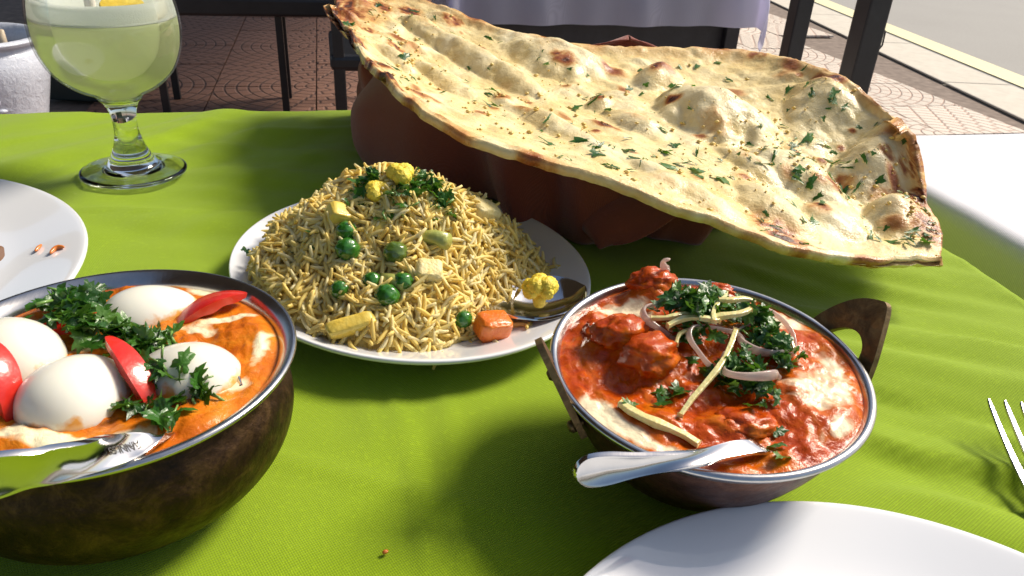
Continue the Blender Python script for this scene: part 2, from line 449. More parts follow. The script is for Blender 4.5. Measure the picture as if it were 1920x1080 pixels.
m = MT('canopy_canvas'); m.B(base=(.10, .085, .07), rough=.9)  # canopies above the frame, added to block sun and sky light
def shade_canopy(name, x0, x1, y0, y1, z, label):
    a = empty(name, ((x0 + x1) / 2, (y0 + y1) / 2, z)); w = (x1 - x0) / 2; d = (y1 - y0) / 2
    v = []; nx, ny = 13, 13
    for i in range(nx):
        for j in range(ny):
            x = -w + 2 * w * i / (nx - 1); y = -d + 2 * d * j / (ny - 1)
            v.append((x, y, .05 - .03 * math.cos(i * math.pi * 2 / 3)))
    o = obj('canvas', v, gridfaces(nx, ny), m.m, a); solidify(o, .01)
    for s in (-1, 1): boxobj('beam', (-w, w, s * (d - .04) - .03, s * (d - .04) + .03, -.05, .01), M_BLACK, a, .004)
    tag(a, label, 'shade_canopy'); return a
shade_canopy('added_canopy', -5.5, -.7, -3.0, 3.2, 2.62, 'unseen dark canopy added to block sky light at the near left')
shade_canopy('added_canopy', -5.0, 1.25, 4.2, 10.5, 2.62, 'unseen dark canopy added to shade the ground at the back left')

# plant pot
m = MT('glazed_pot'); n = m.noise(26, 3, .5, dist=1.5); n2 = m.noise(70, 3, .6, dist=2)
m.B(base=m.ramp(n2, [(.3, (.58, .62, .72)), (.7, (.70, .73, .82))]), rough=.3, coat=.5, coatr=.1, normal=m.bump(m.math('ADD', n, m.math('MULTIPLY', n2, .5)), .6, .005))
pc = aty(-62, 66, 2.45)
pot = empty('plant_pot', (pc.x, pc.y, .012)); ph = pc.z - .012
prof = smoothprof([(.0, .0), (.13, .0), (.15, .02), (.17, ph * .35), (.205, ph * .72), (.20, ph * .88), (.188, ph * .93), (.19, ph * .95), (.212, ph * .975), (.214, ph), (.195, ph + .004), (.178, ph - .02), (.17, ph - .06)], 5)
v, f = lathe(prof, 72); body = obj('body', v, f, m.m, pot)
soil = mottled('potting_soil', (.015, .01, .007), (.05, .035, .022), 60, .95, .006, 120).m
v, f = lathe([(.0, ph - .04), (.09, ph - .036), (.172, ph - .05)], 40); obj('soil', v, f, soil, pot)
# embossed flower on the pot belly
for kk in range(7):
    a = kk * 2 * math.pi / 7; fa = math.radians(-52)
    R = .197; cz = ph * .52
    path = []
    for s in (.3, .7, 1):
        du, dz = math.cos(a) * .045 * s, math.sin(a) * .045 * s
        ang = fa + du / R
        rr = np.interp(cz + dz, [ph * .35, ph * .72], [.172, .206])
        path.append((rr * math.cos(ang), rr * math.sin(ang), cz + dz))
    v, f = tube(path, [.004, .008, .003], 8); obj('petal', v, f, body.data.materials[0], body)
bark = mottled('bark', (.09, .045, .025), (.22, .12, .07), 40, .85, .002, 120).m
plant = empty('potted_plant', (pc.x + .06, pc.y - .02, .012 + ph - .042))
v, f = tube([(.03, 0, 0), (.035, .0, .2), (.02, .01, .6), (.04, .0, 1.1)], [.024, .02, .018, .012], 10); obj('trunk', v, f, bark, plant)
v, f = tube([(.085, -.03, 0), (.08, -.03, .05), (.088, -.03, .075)], [.012, .014, .006], 8); obj('shoot', v, f, mottled('pale_shoot', (.5, .4, .28), (.6, .5, .36), 40).m, plant)
gl = mottled('pot_leaf', (.02, .06, .012), (.05, .12, .02), 20, .4).m
for k in range(26):
    a = rnd.uniform(0, 6.28); L = rnd.uniform(.16, .3); h0 = rnd.uniform(.7, 1.1); vv = []; w = L * .16
    for i in range(6):
        t = i / 5; r = t * L; z = h0 + .15 * t - .25 * t * t; ww = w * math.sin(math.pi * min(.98, t + .04)) + .001
        for s in (-1, 1): vv.append((.03 + math.cos(a) * r - math.sin(a) * ww * s, math.sin(a) * r + math.cos(a) * ww * s, z))
    obj('leaf', vv, gridfaces(6, 2), gl, plant)
tag(pot, 'pale blue glazed flower pot with embossed flower, left edge', 'flower pot'); tag(plant, 'brown stemmed plant growing in the pale blue pot', 'plant')
# low dark box between pot and glass
q0 = aty(70, 130, 3.2); q1 = aty(190, 130, 3.2)
pl = empty('dark_box', ((q0.x + q1.x) / 2, 3.35, .012), 0); w = (q1.x - q0.x) / 2 + .02
dk = mottled('dark_teal_paint', (.006, .018, .02), (.012, .028, .03), 10, .35).m
boxobj('body', (-w, w, -.15, .15, 0, .22), dk, pl, .006); boxobj('rim', (-w - .01, w + .01, -.16, .16, .2205, .245), dk, pl, .005)
tag(pl, 'low dark teal box between pot and glass', 'planter')

# ------------------------------------------------------------------ plates
def plate(name, cx, cy, r, label, h=.016, sx=1., sy=1., rz=0., foot=.6):
    o_ = [(0, .004), (r * .5, .004), (r * foot, .0035), (r * (foot + .02), .0), (r * (foot + .045), .0005), (r * (foot + .07), .004), (r * .86, h * .62), (r * .975, h - .0032), (r * .997, h - .0018), (r, h - .0008),
          (r * .996, h), (r * .985, h + .0001), (r * .95, h - .0012), (r * .80, h * .56), (r * .72, h * .43), (r * .66, h * .38), (r * .5, h * .37), (r * .25, h * .37), (0, h * .37)]
    v, f = lathe(smoothprof(o_, 4), 128, sx, sy)
    p = obj(name, v, f, M_PLATE); p.location = (cx, cy, T + .0012); p.rotation_euler.z = rz
    tag(p, label, 'plate'); return p
RPX, RPY, RPA = -.059, .394, math.radians(-50)
plate('oval_plate', RPX, RPY, .104, 'white oval plate under the heap of yellow rice', .017, 1.06, .93, RPA)
plate('dinner_plate', -.391, .319, .165, 'used white plate with food scraps, cut by left edge', .017)
plate('dinner_plate', .116, .097, .117, 'clean white empty plate at the bottom right', .017)
# leftovers on the used plate
def blobby(name, pts, rad, mat, parent=None, n=10, seed=1, amp=.25):
    v, f = tube(pts, rad, n); V = np.array(v)
    V += rng.normal(0, 1, V.shape) * np.mean(rad) * amp * .35
    o = obj(name, V, f, mat, parent); subsurf(o); return o
def pz(px, py, z):
    """point lying z above the used plate (or the cloth) at that pixel"""
    zz = .008
    for _ in range(12):
        p = at(px, py, zz); q = math.hypot(p.x + .391, p.y - .319) / .165
        zz = z + (.0012 + .017 * float(np.interp(q, [0, .66, .72, .80, .95, 1], [.37, .38, .43, .56, .93, 1])) if q < 1 else 0)
    return tuple(at(px, py, zz))
m_or = plain('orange_scrap', (.62, .17, .02), .35, coat=.4).m
m_on = plain('pale_scrap', (.62, .58, .40), .35, coat=.3).m
tag(blobby('carrot_scrap', [pz(93, 476, .0012), pz(100, 468, .0012), pz(110, 462, .0012), pz(122, 463, .0012)], [.0006, .0016, .0018, .0006], m_or), 'curved orange scrap on the used plate', 'food scrap')
tag(blobby('carrot_scrap', [pz(65, 472, .0012), pz(72, 464, .0012), pz(79, 458, .0012)], [.0006, .0015, .0005], m_or), 'smaller orange scrap on the used plate', 'food scrap')
tag(blobby('onion_scrap', [pz(14, 351, .0012), pz(35, 362, .0012), pz(58, 376, .0012), pz(68, 375, .0012)], [.0006, .0018, .0020, .0007], m_on), 'pale onion strip on the far rim of the used plate', 'food scrap')
tag(blobby('rice_scrap', [pz(97, 390, .0012), pz(104, 386, .0012), pz(112, 385, .0012)], [.0005, .0014, .0005], plain('brown_scrap', (.5, .3, .14), .5).m), 'tiny brown crumb on the rim of the used plate', 'food scrap')
sm_ = MT('brown_gloss'); sm_.B(base=(.30, .17, .10), rough=.25, coat=.5)  # thin glossy brown patch at the left of the plate
c0 = Vector(pz(-48, 484, .0004)); vv = [tuple(c0 + Vector((0, 0, .0018)))]
for k in range(40):
    a = k * math.pi / 20; r = .020 * (1 + .15 * math.sin(3 * a) + .08 * math.sin(7 * a + 1)); vv.append((c0.x + r * math.cos(a), c0.y + r * math.sin(a) * 1.2, c0.z + .0004))
tag(obj('brown_patch', vv, [(0, 1 + k, 1 + (k + 1) % 40) for k in range(40)], sm_.m), 'thin brown patch on the used plate', 'sauce')
tag(blobby('crumb', [pz(716, 1037, .0016), pz(722, 1035, .0022), pz(729, 1032, .0016)], [.0004, .0011, .0004], m_or), 'lone orange crumb on the green cloth in front', 'crumb')

# ------------------------------------------------------------------ coriander
def leaf_mesh(seed):
    r = random.Random(seed); n = 26; L = 1.0; v = [(0, 0, 0)]; lob = r.choice([2.5, 3, 3, 3.5]); ph = r.uniform(-.3, .3); cut = r.uniform(.35, 1)
    cu, cv, tw = r.uniform(-.9, .9), r.uniform(-.5, .9), r.uniform(-.6, .6)
    ring = []
    for k in range(n):
        a = -math.pi + 2 * math.pi * k / n
        rr = (.42 + .5 * abs(math.cos(lob * (a + ph) / 2)) ** .7) * (1 + .18 * math.sin(a * 9 + seed) + .1 * math.sin(a * 14 + 2 * seed))
        rr *= (1 if abs(a) < 2.3 else .45)
        x, y = rr * math.cos(a), rr * math.sin(a) * .85
        y = max(-cut, min(cut, y))
        ring.append((x, y))
    for s in (.5, 1.):
        for x, y in ring: v.append((x * s, y * s, 0))
    out = []
    for x, y, z in v:
        z = cu * .45 * x * x + cv * .5 * y * y + tw * x * y + .10 * math.sin(5 * x + seed) * abs(y) + .08 * math.sin(9 * math.atan2(y, x)) * math.hypot(x, y)
        out.append((x * .0072, y * .0072, z * .0072))
    f = [(0, 1 + k, 1 + (k + 1) % n) for k in range(n)]
    f += [(1 + k, 1 + n + k, 1 + n + (k + 1) % n, 1 + (k + 1) % n) for k in range(n)]
    return mesh('leaf', out, f)
m = MT('coriander'); rr_ = m.orand(); n = m.noise(900, 3, .6)
c = m.ramp(rr_, [(0, (.016, .075, .006)), (.5, (.035, .14, .012)), (.85, (.075, .21, .02)), (1, (.16, .30, .05))])
c = m.mix(m.math('MULTIPLY', n, .55), c, (.02, .08, .008))
m.B(base=c, rough=.34, coat=.25, coatr=.2, sss=.0, normal=m.bump(m.noise(500, 3), .5, .0008))
tr = m.n('BsdfTranslucent'); m.set(tr, 'Color', m.mix(.5, c, (.20, .42, .03)))
mx = m.n('MixShader'); m.set(mx, 0, .25); m.t.links.new(m.b.outputs[0], mx.inputs[1]); m.t.links.new(tr.outputs[0], mx.inputs[2]); m.t.links.new(mx.outputs[0], m.out.inputs[0])
M_CORI = m.m
LEAVES = [leaf_mesh(k * 3 + 1) for k in range(12)]
for me in LEAVES: me.materials.append(M_CORI)
m = plain('coriander_stem', (.16, .30, .06), .4, coat=.3); M_STEMC = m.m
STEMS = []
for k in range(4):
    r = random.Random(k); v, f = tube([(0, 0, 0), (.003, r.uniform(-.001, .001), .0005), (.0065, r.uniform(-.002, .002), 0)], [.0006, .0007, .0006], 6)
    me = mesh('stem', v, f); me.materials.append(M_STEMC); STEMS.append(me)
def rot_to(nrm, spin):
    return Vector(nrm).normalized().to_track_quat('Z', 'Y').to_matrix().to_4x4() @ Matrix.Rotation(spin, 4, 'Z')
def put_leaf(parent, p, nrm=None, size=1., stem=False, tilt=.7):
    if nrm is None: nrm = (rnd.gauss(0, tilt), rnd.gauss(0, tilt), 1)
    o = link('stem' if stem else 'leaf', rnd.choice(STEMS if stem else LEAVES), None, parent)
    o.matrix_basis = Matrix.Translation(p) @ rot_to(nrm, rnd.uniform(0, 6.28)) @ Matrix.Diagonal((size, size * rnd.uniform(.7, 1.1), size, 1))
    return o
def clump(label, centres, surf, n, spread, stack=.005, size=(.55, 1.0), stems=.12, tilt=.7):
    """centres: list of (x, y, weight); surf(x, y) -> height above the table of what it lies on"""
    g = empty('coriander_garnish', (0, 0, 0)); wts = [c[2] for c in centres]
    x0 = sum(c[0] for c in centres) / len(centres); y0 = sum(c[1] for c in centres) / len(centres)
    base = Vector((x0, y0, T + surf(x0, y0))); g.location = base
    for k in range(n):
        c = rnd.choices(centres, wts)[0]
        d = rnd.gauss(0, spread); e = rnd.gauss(0, spread)
        x, y = c[0] + d, c[1] + e
        z = surf(x, y) + .0012 + stack * rnd.random() * math.exp(-(d * d + e * e) / (2 * spread * spread))
        put_leaf(g, Vector((x, y, T + z)) - base, None, rnd.uniform(*size), rnd.random() < stems, tilt)
    tag(g, label, 'herb garnish'); return g

# ------------------------------------------------------------------ rice
RCX, RCY = -.067, .390
def plate_z(x, y):
    """upper surface of the oval plate"""
    dx, dy = np.asarray(x, float) - RPX, np.asarray(y, float) - RPY
    u = (dx * math.cos(RPA) + dy * math.sin(RPA)) / 1.06; v = (-dx * math.sin(RPA) + dy * math.cos(RPA)) / .93
    q = np.hypot(u, v) / .104
    return q, .0012 + .017 * np.interp(q, [0, .66, .72, .80, .95, 1, 1.05], [.37, .38, .43, .56, .93, 1, .2])
_lr = random.Random(4); LUMPS = [(_lr.uniform(-.07, .07), _lr.uniform(-.075, .06), _lr.uniform(.006, .013), _lr.uniform(-.003, .0055)) for _ in range(34)]
def rice_h(x, y):
    x = np.asarray(x, float); y = np.asarray(y, float)
    q, pzz = plate_z(x, y)
    dx, dy = (x - RCX), (y - RCY)
    an = np.arctan2(dy, dx)
    R = .0825 + .004 * np.sin(3 * an + .5) + .003 * np.sin(5 * an + 2)
    r = np.clip(np.maximum(np.hypot(dx, dy) / R, (q / .905) ** 1.5), 0, 1.3)
    h = .062 * np.clip(1 - r ** 1.25, 0, 1) ** .86
    # broad shoulder at the right, dip in front
    h = h + .007 * np.exp(-(((dx - .034) / .026) ** 2 + ((dy - .0) / .03) ** 2)) - .004 * np.exp(-(((dx + .004) / .02) ** 2 + ((dy + .035) / .02) ** 2))
    h = h + (.0032 * fbm(x * 55, y * 55, 3, 3) + .006 * fbm(x * 22 + 3, y * 22, 2, 13))
    for lx, ly, lr, lh in LUMPS: h = h + lh * np.exp(-((dx - lx) ** 2 + (dy - ly) ** 2) / lr ** 2)
    return pzz + np.where(r < 1., np.maximum(h, 0) * sstep(1., .9, r) + .001, -.003)
_gx = np.linspace(RCX - .12, RCX + .12, 481); _gy = np.linspace(RCY - .12, RCY + .12, 481)
_GH = rice_h(*np.meshgrid(_gx, _gy, indexing='ij')); _GQ = plate_z(*np.meshgrid(_gx, _gy, indexing='ij'))[0]
def rl(x, y, G=None):
    G = _GH if G is None else G
    i = (x - _gx[0]) / .0005; j = (y - _gy[0]) / .0005
    i = min(478., max(0., i)); j = min(478., max(0., j)); a = int(i); b = int(j); u = i - a; v = j - b
    return float((G[a, b] * (1 - u) + G[a + 1, b] * u) * (1 - v) + (G[a, b + 1] * (1 - u) + G[a + 1, b + 1] * u) * v)
m = MT('yellow_rice'); t_ = m.attr('tint'); n = m.noise(800, 3)
c = m.ramp(t_, [(0, (.97, .79, .27)), (.3, (.97, .76, .21)), (.65, (.98, .83, .34)), (1, (.98, .89, .52))])
m.B(base=c, rough=.42, spec=.35, normal=m.bump(n, .2, .0003))
_tl = m.n('BsdfTranslucent'); m.t.links.new(c, _tl.inputs[0]); _mx = m.n('MixShader'); m.set(_mx, 0, .35); m.t.links.new(m.b.outputs[0], _mx.inputs[1]); m.t.links.new(_tl.outputs[0], _mx.inputs[2]); m.t.links.new(_mx.outputs[0], m.out.inputs[0])
M_RICE = m.m
m = MT('rice_bed'); m.B(base=m.ramp(m.noise(300, 4), [(.3, (.80, .58, .14)), (.7, (.90, .72, .26))]), rough=.6, normal=m.bump(m.noise(500, 3), 1, .002))
rice = empty('rice_heap', (RCX, RCY, T + .0078))
n_ = 90; rr = np.linspace(0, 1.04, 40); V = []
for i in range(n_):
    a = 2 * math.pi * i / n_
    for s in rr:
        x = s * .083 * math.cos(a); y = s * .083 * math.sin(a); V.append((x, y, float(rice_h(RCX + x, RCY + y)) - .0078 - .0025))
obj('heap_core', V, gridfaces(n_, len(rr), True), m.m, rice)
def grain_geo(L, w, bend, seed):
    r = random.Random(seed); path = []; rad = []
    for k in range(6):
        t = k / 5; path.append((L * (t - .5), bend * L * ((t - .5) ** 2 * 4 - .5), r.uniform(-.02, .02) * L)); rad.append(w * (.30 + .70 * math.sin(math.pi * (.06 + .88 * t)) ** .6))
    return tube(path, rad, 6)
GG = [grain_geo(.0128 * q, .00112, b * .4, i) for i, (q, b) in enumerate([(1, .1), (1.1, .22), (.9, .05), (1.15, .3), (.75, .0), (1.0, -.15), (1.2, .12), (.85, .25)])]
def grain_xf():
    while True:
        a = rnd.uniform(0, 6.283); r = .0835 * math.sqrt(rnd.random()) * (1.03 if rnd.random() < .9 else 1.07)
        x, y = RCX + r * math.cos(a), RCY + r * math.sin(a)
        if rl(x, y, _GQ) > .875: continue
        e = .002; h = rl(x, y); gx = (rl(x + e, y) - rl(x - e, y)) / (2 * e); gy = (rl(x, y + e) - rl(x, y - e)) / (2 * e)
        g = math.hypot(gx, gy)
        if g > 2.2: gx, gy = gx * 2.2 / g, gy * 2.2 / g
        if rnd.random() < math.sqrt(1 + gx * gx + gy * gy) / 2.5: break
    nv = Vector((-gx, -gy, 1)).normalized(); sg = .85 if rnd.random() < .14 else .34; nv = (nv + Vector((rnd.gauss(0, sg), rnd.gauss(0, sg), rnd.gauss(0, .3)))).normalized()
    facing = -nv.y
    return Vector((x, y, T + h)) + nv * rnd.uniform(-.0008, .0026), nv, facing
V, F, TI = [], [], []
allg = []
for k in range(3300):
    allg.append(grain_xf())
for k in range(34):                      # strays round the foot of the heap
    while True:
        a = rnd.uniform(0, 6.283); x, y = RCX + .092 * math.cos(a) * rnd.uniform(.88, 1.08), RCY + .092 * math.sin(a) * rnd.uniform(.88, 1.08)
        q, zz = plate_z(x, y)
        if q < .9: break
    allg.append((Vector((x, y, T + max(float(zz), rl(x, y)) + .0010)), Vector((rnd.gauss(0, .1), rnd.gauss(0, .1), 1)).normalized(), .3))
order = sorted(range(len(allg)), key=lambda i: -(allg[i][2] + rnd.uniform(0, 1.2) - 2 * max(0, allg[i][0].y - RCY) / .08))
single = set(order[:300])
gm = []
for q in range(24):
    v, f = GG[q % 8]; me = mesh('rice_grain', v, f); fattr(me, 'tint', [rnd.random()] * len(v)); me.materials.append(M_RICE); gm.append(me)
base = Vector(rice.location)
for i, (p, nv, fc) in enumerate(allg):
    Mx = rot_to(nv, 9 * float(vnoise(p.x * 75, p.y * 75 + p.z * 60, 44)) + rnd.gauss(0, .75))
    if i in single:
        o = link('rice_grain', rnd.choice(gm), None, rice); o.matrix_basis = Matrix.Translation(p - base + nv * .0008) @ Mx
        continue
    v, f = rnd.choice(GG); off = len(V); R3 = np.array(Mx.to_3x3()); pp_ = np.array(p - base)
    V.extend((np.array(v) @ R3.T + pp_).tolist()); F.extend([tuple(off + q for q in ff) for ff in f])
    side = .25 + .5 * sstep(-.1, -.03, p.x) * 0
    TI.extend([rnd.random()] * len(v))
g = mesh('rice_grains', V, F); fattr(g, 'tint', TI); g.materials.append(M_RICE)
o = link('rice_grains', g, None, rice); o['kind'] = 'stuff'
tag(rice, 'heap of yellow basmati rice on the white oval plate', 'rice')
def rh(x, y): return rl(x, y)
def on_rice(px, py):
    """where the heap is seen at that pixel"""
    d = FWD + RGT * (px - 960) / FPX - UPV * (py - 540) / FPX
    t = .25
    while t < .7:
        p = np.array([0, 0, CAM_H]) + d * t
        if p[2] < rh(p[0], p[1]): break
        t += .001
    return Vector((p[0], p[1], T + p[2]))
def ball(name, c, r, mat, label, cat, group=None, amp=.06, freq=2.2, sq=(1, 1, 1), seg=24, seed=0, rot=None, parent=None, power=1.):
    bm = bmesh.new(); bmesh.ops.create_icosphere(bm, subdivisions=4, radius=1)
    P = np.array([v.co[:] for v in bm.verts])
    nz = fbm(P[:, 0] * freq + seed * 3.3 + 9, P[:, 1] * freq + P[:, 2] * 1.7 * freq, 3, seed) + fbm(P[:, 2] * freq + 4, P[:, 0] * freq - P[:, 1] * freq + seed, 3, seed + 5)
    if power != 1.: P = np.sign(P) * np.abs(P) ** power; P /= np.max(np.abs(P))
    P = P * (1 + amp * nz)[:, None] * np.array(sq) * r
    for v, p in zip(bm.verts, P): v.co = p
    me = bpy.data.meshes.new(name); bm.to_mesh(me); bm.free()
    me.polygons.foreach_set('use_smooth', [True] * len(me.polygons))
    o = link(name, me, mat, parent); o.location = c
    if rot: o.rotation_euler = rot
    if label: tag(o, label, cat, group)
    return o
m = MT('pea'); n = m.noise(160, 3)
m.B(base=m.ramp(n, [(.3, (.015, .10, .008)), (.7, (.05, .20, .018))]), rough=.22, coat=.6, coatr=.08, normal=m.bump(m.noise(380, 3), .35, .001)); M_PEA = m.m
m = MT('olive_pea'); n = m.noise(160, 3)
m.B(base=m.ramp(n, [(.3, (.06, .12, .012)), (.7, (.13, .19, .03))]), rough=.25, coat=.6, coatr=.08, normal=m.bump(m.noise(380, 3), .35, .001)); M_PEA2 = m.m
PG = 'green peas in the rice heap'
for px, py, r, mt, lb in [(651, 435, .0053, M_PEA, 'green pea at upper left of front, topmost of a touching pair'), (653, 470, .0064, M_PEA, 'large green pea below another pea, with yellow crumb'), (743, 476, .0062, M_PEA2, 'olive green pea alone in the middle of the rice'),
                          (699, 528, .0047, M_PEA, 'dark green pea half buried above the lower pea row'), (757, 530, .0050, M_PEA, 'green pea at the right end of the lower pea row'), (727, 556, .0062, M_PEA, 'large shiny green pea lowest in the middle of the rice'),
                          (640, 545, .0050, M_PEA, 'dark green pea at the left end of the lower pea row'), (597, 372, .0045, M_PEA, 'small green pea high on the left slope of the rice'), (868, 600, .0050, M_PEA, 'green pea hidden among grains left of the carrot cube')]:
    c = on_rice(px, py) + Vector((0, -.0018, .0016)); tag(ball('pea', c, r, mt, lb, 'pea', PG, .07, 2.6, (1, .95, .92), seed=px), lb, 'pea', PG)
def chunk(name, c, dims, mat, rot, label, cat, bev=.0015, group=None):
    """hand-cut piece: rounded, slightly dented block"""
    o = ball(name, c, 1., mat, label, cat, group, .055, 1.6, dims, seed=int(dims[0] * 1e5) + len(label), rot=rot, power=.42)
    return o
M_CARROT = mottled('carrot', (.70, .13, .008), (.78, .20, .015), 250, .32, .0006, 500, coat=.3).m
M_POTATO = mottled('yellow_potato', (.72, .48, .05), (.80, .62, .13), 200, .45, .0003, 500, coat=.2).m
M_PANEER = mottled('pale_paneer', (.76, .60, .22), (.82, .70, .36), 200, .5, .0006, 600).m
M_CAULI = mottled('yellow_cauliflower', (.78, .54, .02), (.86, .70, .09), 240, .5, .0006, 900).m
M_BEAN = mottled('green_bean', (.30, .34, .07), (.44, .44, .12), 200, .35, .0004, 400, coat=.3).m
c = at(924, 612, .016); chunk('carrot_cube', c, (.0085, .007, .0065), M_CARROT, (.2, .12, .5), 'bright orange carrot cube at the foot of the rice', 'carrot')
chunk('paneer_cube', on_rice(802, 512) , (.0070, .006, .0065), M_PANEER, (.5, .2, .25), 'pale yellow paneer cube on the front of the rice', 'paneer')
chunk('potato_piece', on_rice(660, 606) + Vector((0, -.002, 0)), (.0115, .004, .004), M_POTATO, (.5, -.2, .35), 'flat yellow potato slice at the lower left of the rice', 'potato')
chunk('potato_piece', on_rice(735, 425) + Vector((0, .004, -.003)), (.011, .006, .006), M_POTATO, (.6, .1, .1), 'yellow potato piece in the middle of the rice', 'potato')
chunk('potato_piece', on_rice(905, 398), (.009, .007, .006), M_PANEER, (.3, .4, .8), 'pale chunk on the right shoulder of the rice', 'potato')
chunk('potato_piece', on_rice(638, 405), (.007, .006, .006), M_POTATO, (.4, .4, .5), 'yellow potato cube on the left slope of the rice', 'potato')
def floret(c, r, label, seed):
    t = empty('cauliflower_floret', c); rr_ = random.Random(seed)
    for k in range(12):
        a = rr_.uniform(0, 6.28); e = rr_.uniform(.1, 1.3); p = Vector((math.cos(a) * math.cos(e), math.sin(a) * math.cos(e), math.sin(e) * .8)) * r * .6
        ball('bud', p, r * rr_.uniform(.35, .55), M_CAULI, None, None, amp=.10, freq=4, seed=k + seed, parent=t)
    v, f = tube([(0, 0, -r * .9), (0, 0, 0)], [r * .3, r * .5], 10); obj('stalk', v, f, M_CAULI, t)
    tag(t, label, 'cauliflower'); return t
pk = on_rice(735, 350)
floret(pk + Vector((.004, .004, .003)), .0088, 'bright yellow cauliflower floret on top of the rice', 3)
floret(at(1012, 546, .026), .0095, 'yellow cauliflower floret lying in the serving spoon', 5)
floret(pk + Vector((-.006, -.004, -.003)), .0078, 'yellow cauliflower floret under the parsley tuft on the rice', 8)
q = on_rice(815, 455); v, f = tube([q + Vector((-.012, .002, .001)), q + Vector((0, 0, .0025)), q + Vector((.007, -.004, .003))], [.0042, .0044, .0043], 16); o = obj('green_bean_piece', v, f, M_BEAN); tag(o, 'cut green bean piece on the right of the rice', 'bean')
q = on_rice(735, 532); v, f = tube([q + Vector((-.006, .003, .001)), q + Vector((0, 0, .002)), q + Vector((.007, -.003, .001))], [.003, .0033, .0032], 12); o = obj('green_bean_piece', v, f, M_BEAN); tag(o, 'short green bean piece between the lower peas', 'bean')
q1, q2, q3, q4 = on_rice(690, 360), on_rice(740, 380), on_rice(800, 360), on_rice(825, 385)
clump('chopped coriander scattered over the top of the rice', [(q1.x, q1.y, 2), (q2.x, q2.y, 2.2), (q3.x, q3.y, 2), (q4.x, q4.y, 1)], lambda x, y: rh(x, y) + .001, 105, .0055, .008, (.45, 1.05))
g = empty('coriander_garnish', (RPX - .07, RPY, T + .016))
for px, py, z, s in [(460, 475, .016, .9), (470, 498, .016, .45), (590, 440, None, .9), (585, 460, None, .7), (527, 581, .0155, .7), (520, 572, .0155, .4), (548, 470, None, .5), (905, 402, None, .6), (915, 425, None, .4)]:
    p = at(px, py, z) if z else on_rice(px, py) + Vector((0, -.001, .0015)); put_leaf(g, p - g.location, None, s, False, .4)
tag(g, 'loose coriander leaves on the plate edge and rice slope', 'herb garnish')
# rice spoon
def utensil(name, pts, ups, widths, dishes, mat, parent=None, th=.0016, ns=13, nper=8):
    """sheet metal strip along a centre line: half widths, dish depth (positive = hollow)"""
    n = len(pts); tt = np.linspace(0, n - 1, (n - 1) * nper + 1)
    cr = lambda A: np.array(smoothprof([tuple(a) for a in A], nper))
    P = cr(pts); Uq = cr(ups); Wd = np.maximum(cr([(w, d) for w, d in zip(widths, dishes)]), [[.0003, -1]])
    V = []
    for i in range(len(P)):
        t = P[min(i + 1, len(P) - 1)] - P[max(i - 1, 0)]; t /= np.linalg.norm(t)
        u = Uq[i] - t * np.dot(Uq[i], t); u /= np.linalg.norm(u); s = np.cross(t, u)
        for k in range(ns):
            q = -1 + 2 * k / (ns - 1); V.append(P[i] + s * q * Wd[i, 0] - u * Wd[i, 1] * (1 - q * q))
    o = obj(name, np.array(V), gridfaces(len(P), ns), mat, parent); solidify(o, th, 0)
    b = o.modifiers.new('b', 'BEVEL'); b.width = .0004; b.segments = 2; b.limit_method = 'ANGLE'
    return o
tipc = at(1098, 537, .022); cc = at(1035, 552, .020); nk = at(960, 545, .024); he = on_rice(925, 425) + Vector((0, .004, .0))
ax = (tipc - cc).normalized()
pts = [tipc, tipc - ax * .004, tipc - ax * .012, tipc - ax * .024, tipc - ax * .036, tipc - ax * .046, tipc - ax * .06 + Vector((0, .004, .004)), he + Vector((-.004, -.016, -.014)), he + Vector((-.004, -.004, -.014))]
sp = empty('serving_spoon', cc)
o = utensil('spoon', [tuple(p - cc) for p in pts], [(0, -.12, 1)] * 9, [.0005, .008, .0150, .0180, .0160, .009, .0030, .003, .0025], [0, .002, .006, .0075, .006, .002, 0, 0, 0], M_CUTLERY, sp)
o.name = 'bowl_and_handle'
tag(sp, 'steel serving spoon tucked into the right side of the rice', 'spoon')

# ------------------------------------------------------------------ naan
NC = Vector((.032, .61, 0)); ND = Vector((.615, -.789, 0)).normalized(); NN = Vector((.789, .615, 0)).normalized()
FR = [(618, 18, .104), (660, 78, .099), (700, 125, .095), (800, 215, .088), (960, 289, .080), (1100, 327, .075), (1300, 402, .062), (1480, 464, .046), (1640, 495, .034), (1762, 492, .030)]
BK = [(632, -12, .108), (720, -16, .106), (800, 2, .101), (900, 40, .093), (1000, 68, .088), (1120, 84, .085), (1270, 91, .086), (1410, 97, .089), (1550, 134, .092), (1640, 188, .084), (1696, 262, .072)]
def curve3(L, n):
    P = np.array([at(*q) for q in L]); P = np.array(smoothprof([tuple(p) for p in P], 12))
    d = np.r_[0, np.cumsum(np.linalg.norm(np.diff(P, axis=0), axis=1))]; d /= d[-1]
    u = np.linspace(0, 1, n); return np.stack([np.interp(u, d, P[:, k]) for k in range(3)], -1)
NU, NV = 340, 170
F3, B3 = curve3(FR, NU), curve3(BK, NU)
vv_ = np.linspace(0, 1, NV)
U2, V2 = np.meshgrid(np.linspace(0, 1, NU), vv_, indexing='ij')
S = F3[:, None, :] * (1 - V2[..., None]) + B3[:, None, :] * V2[..., None]
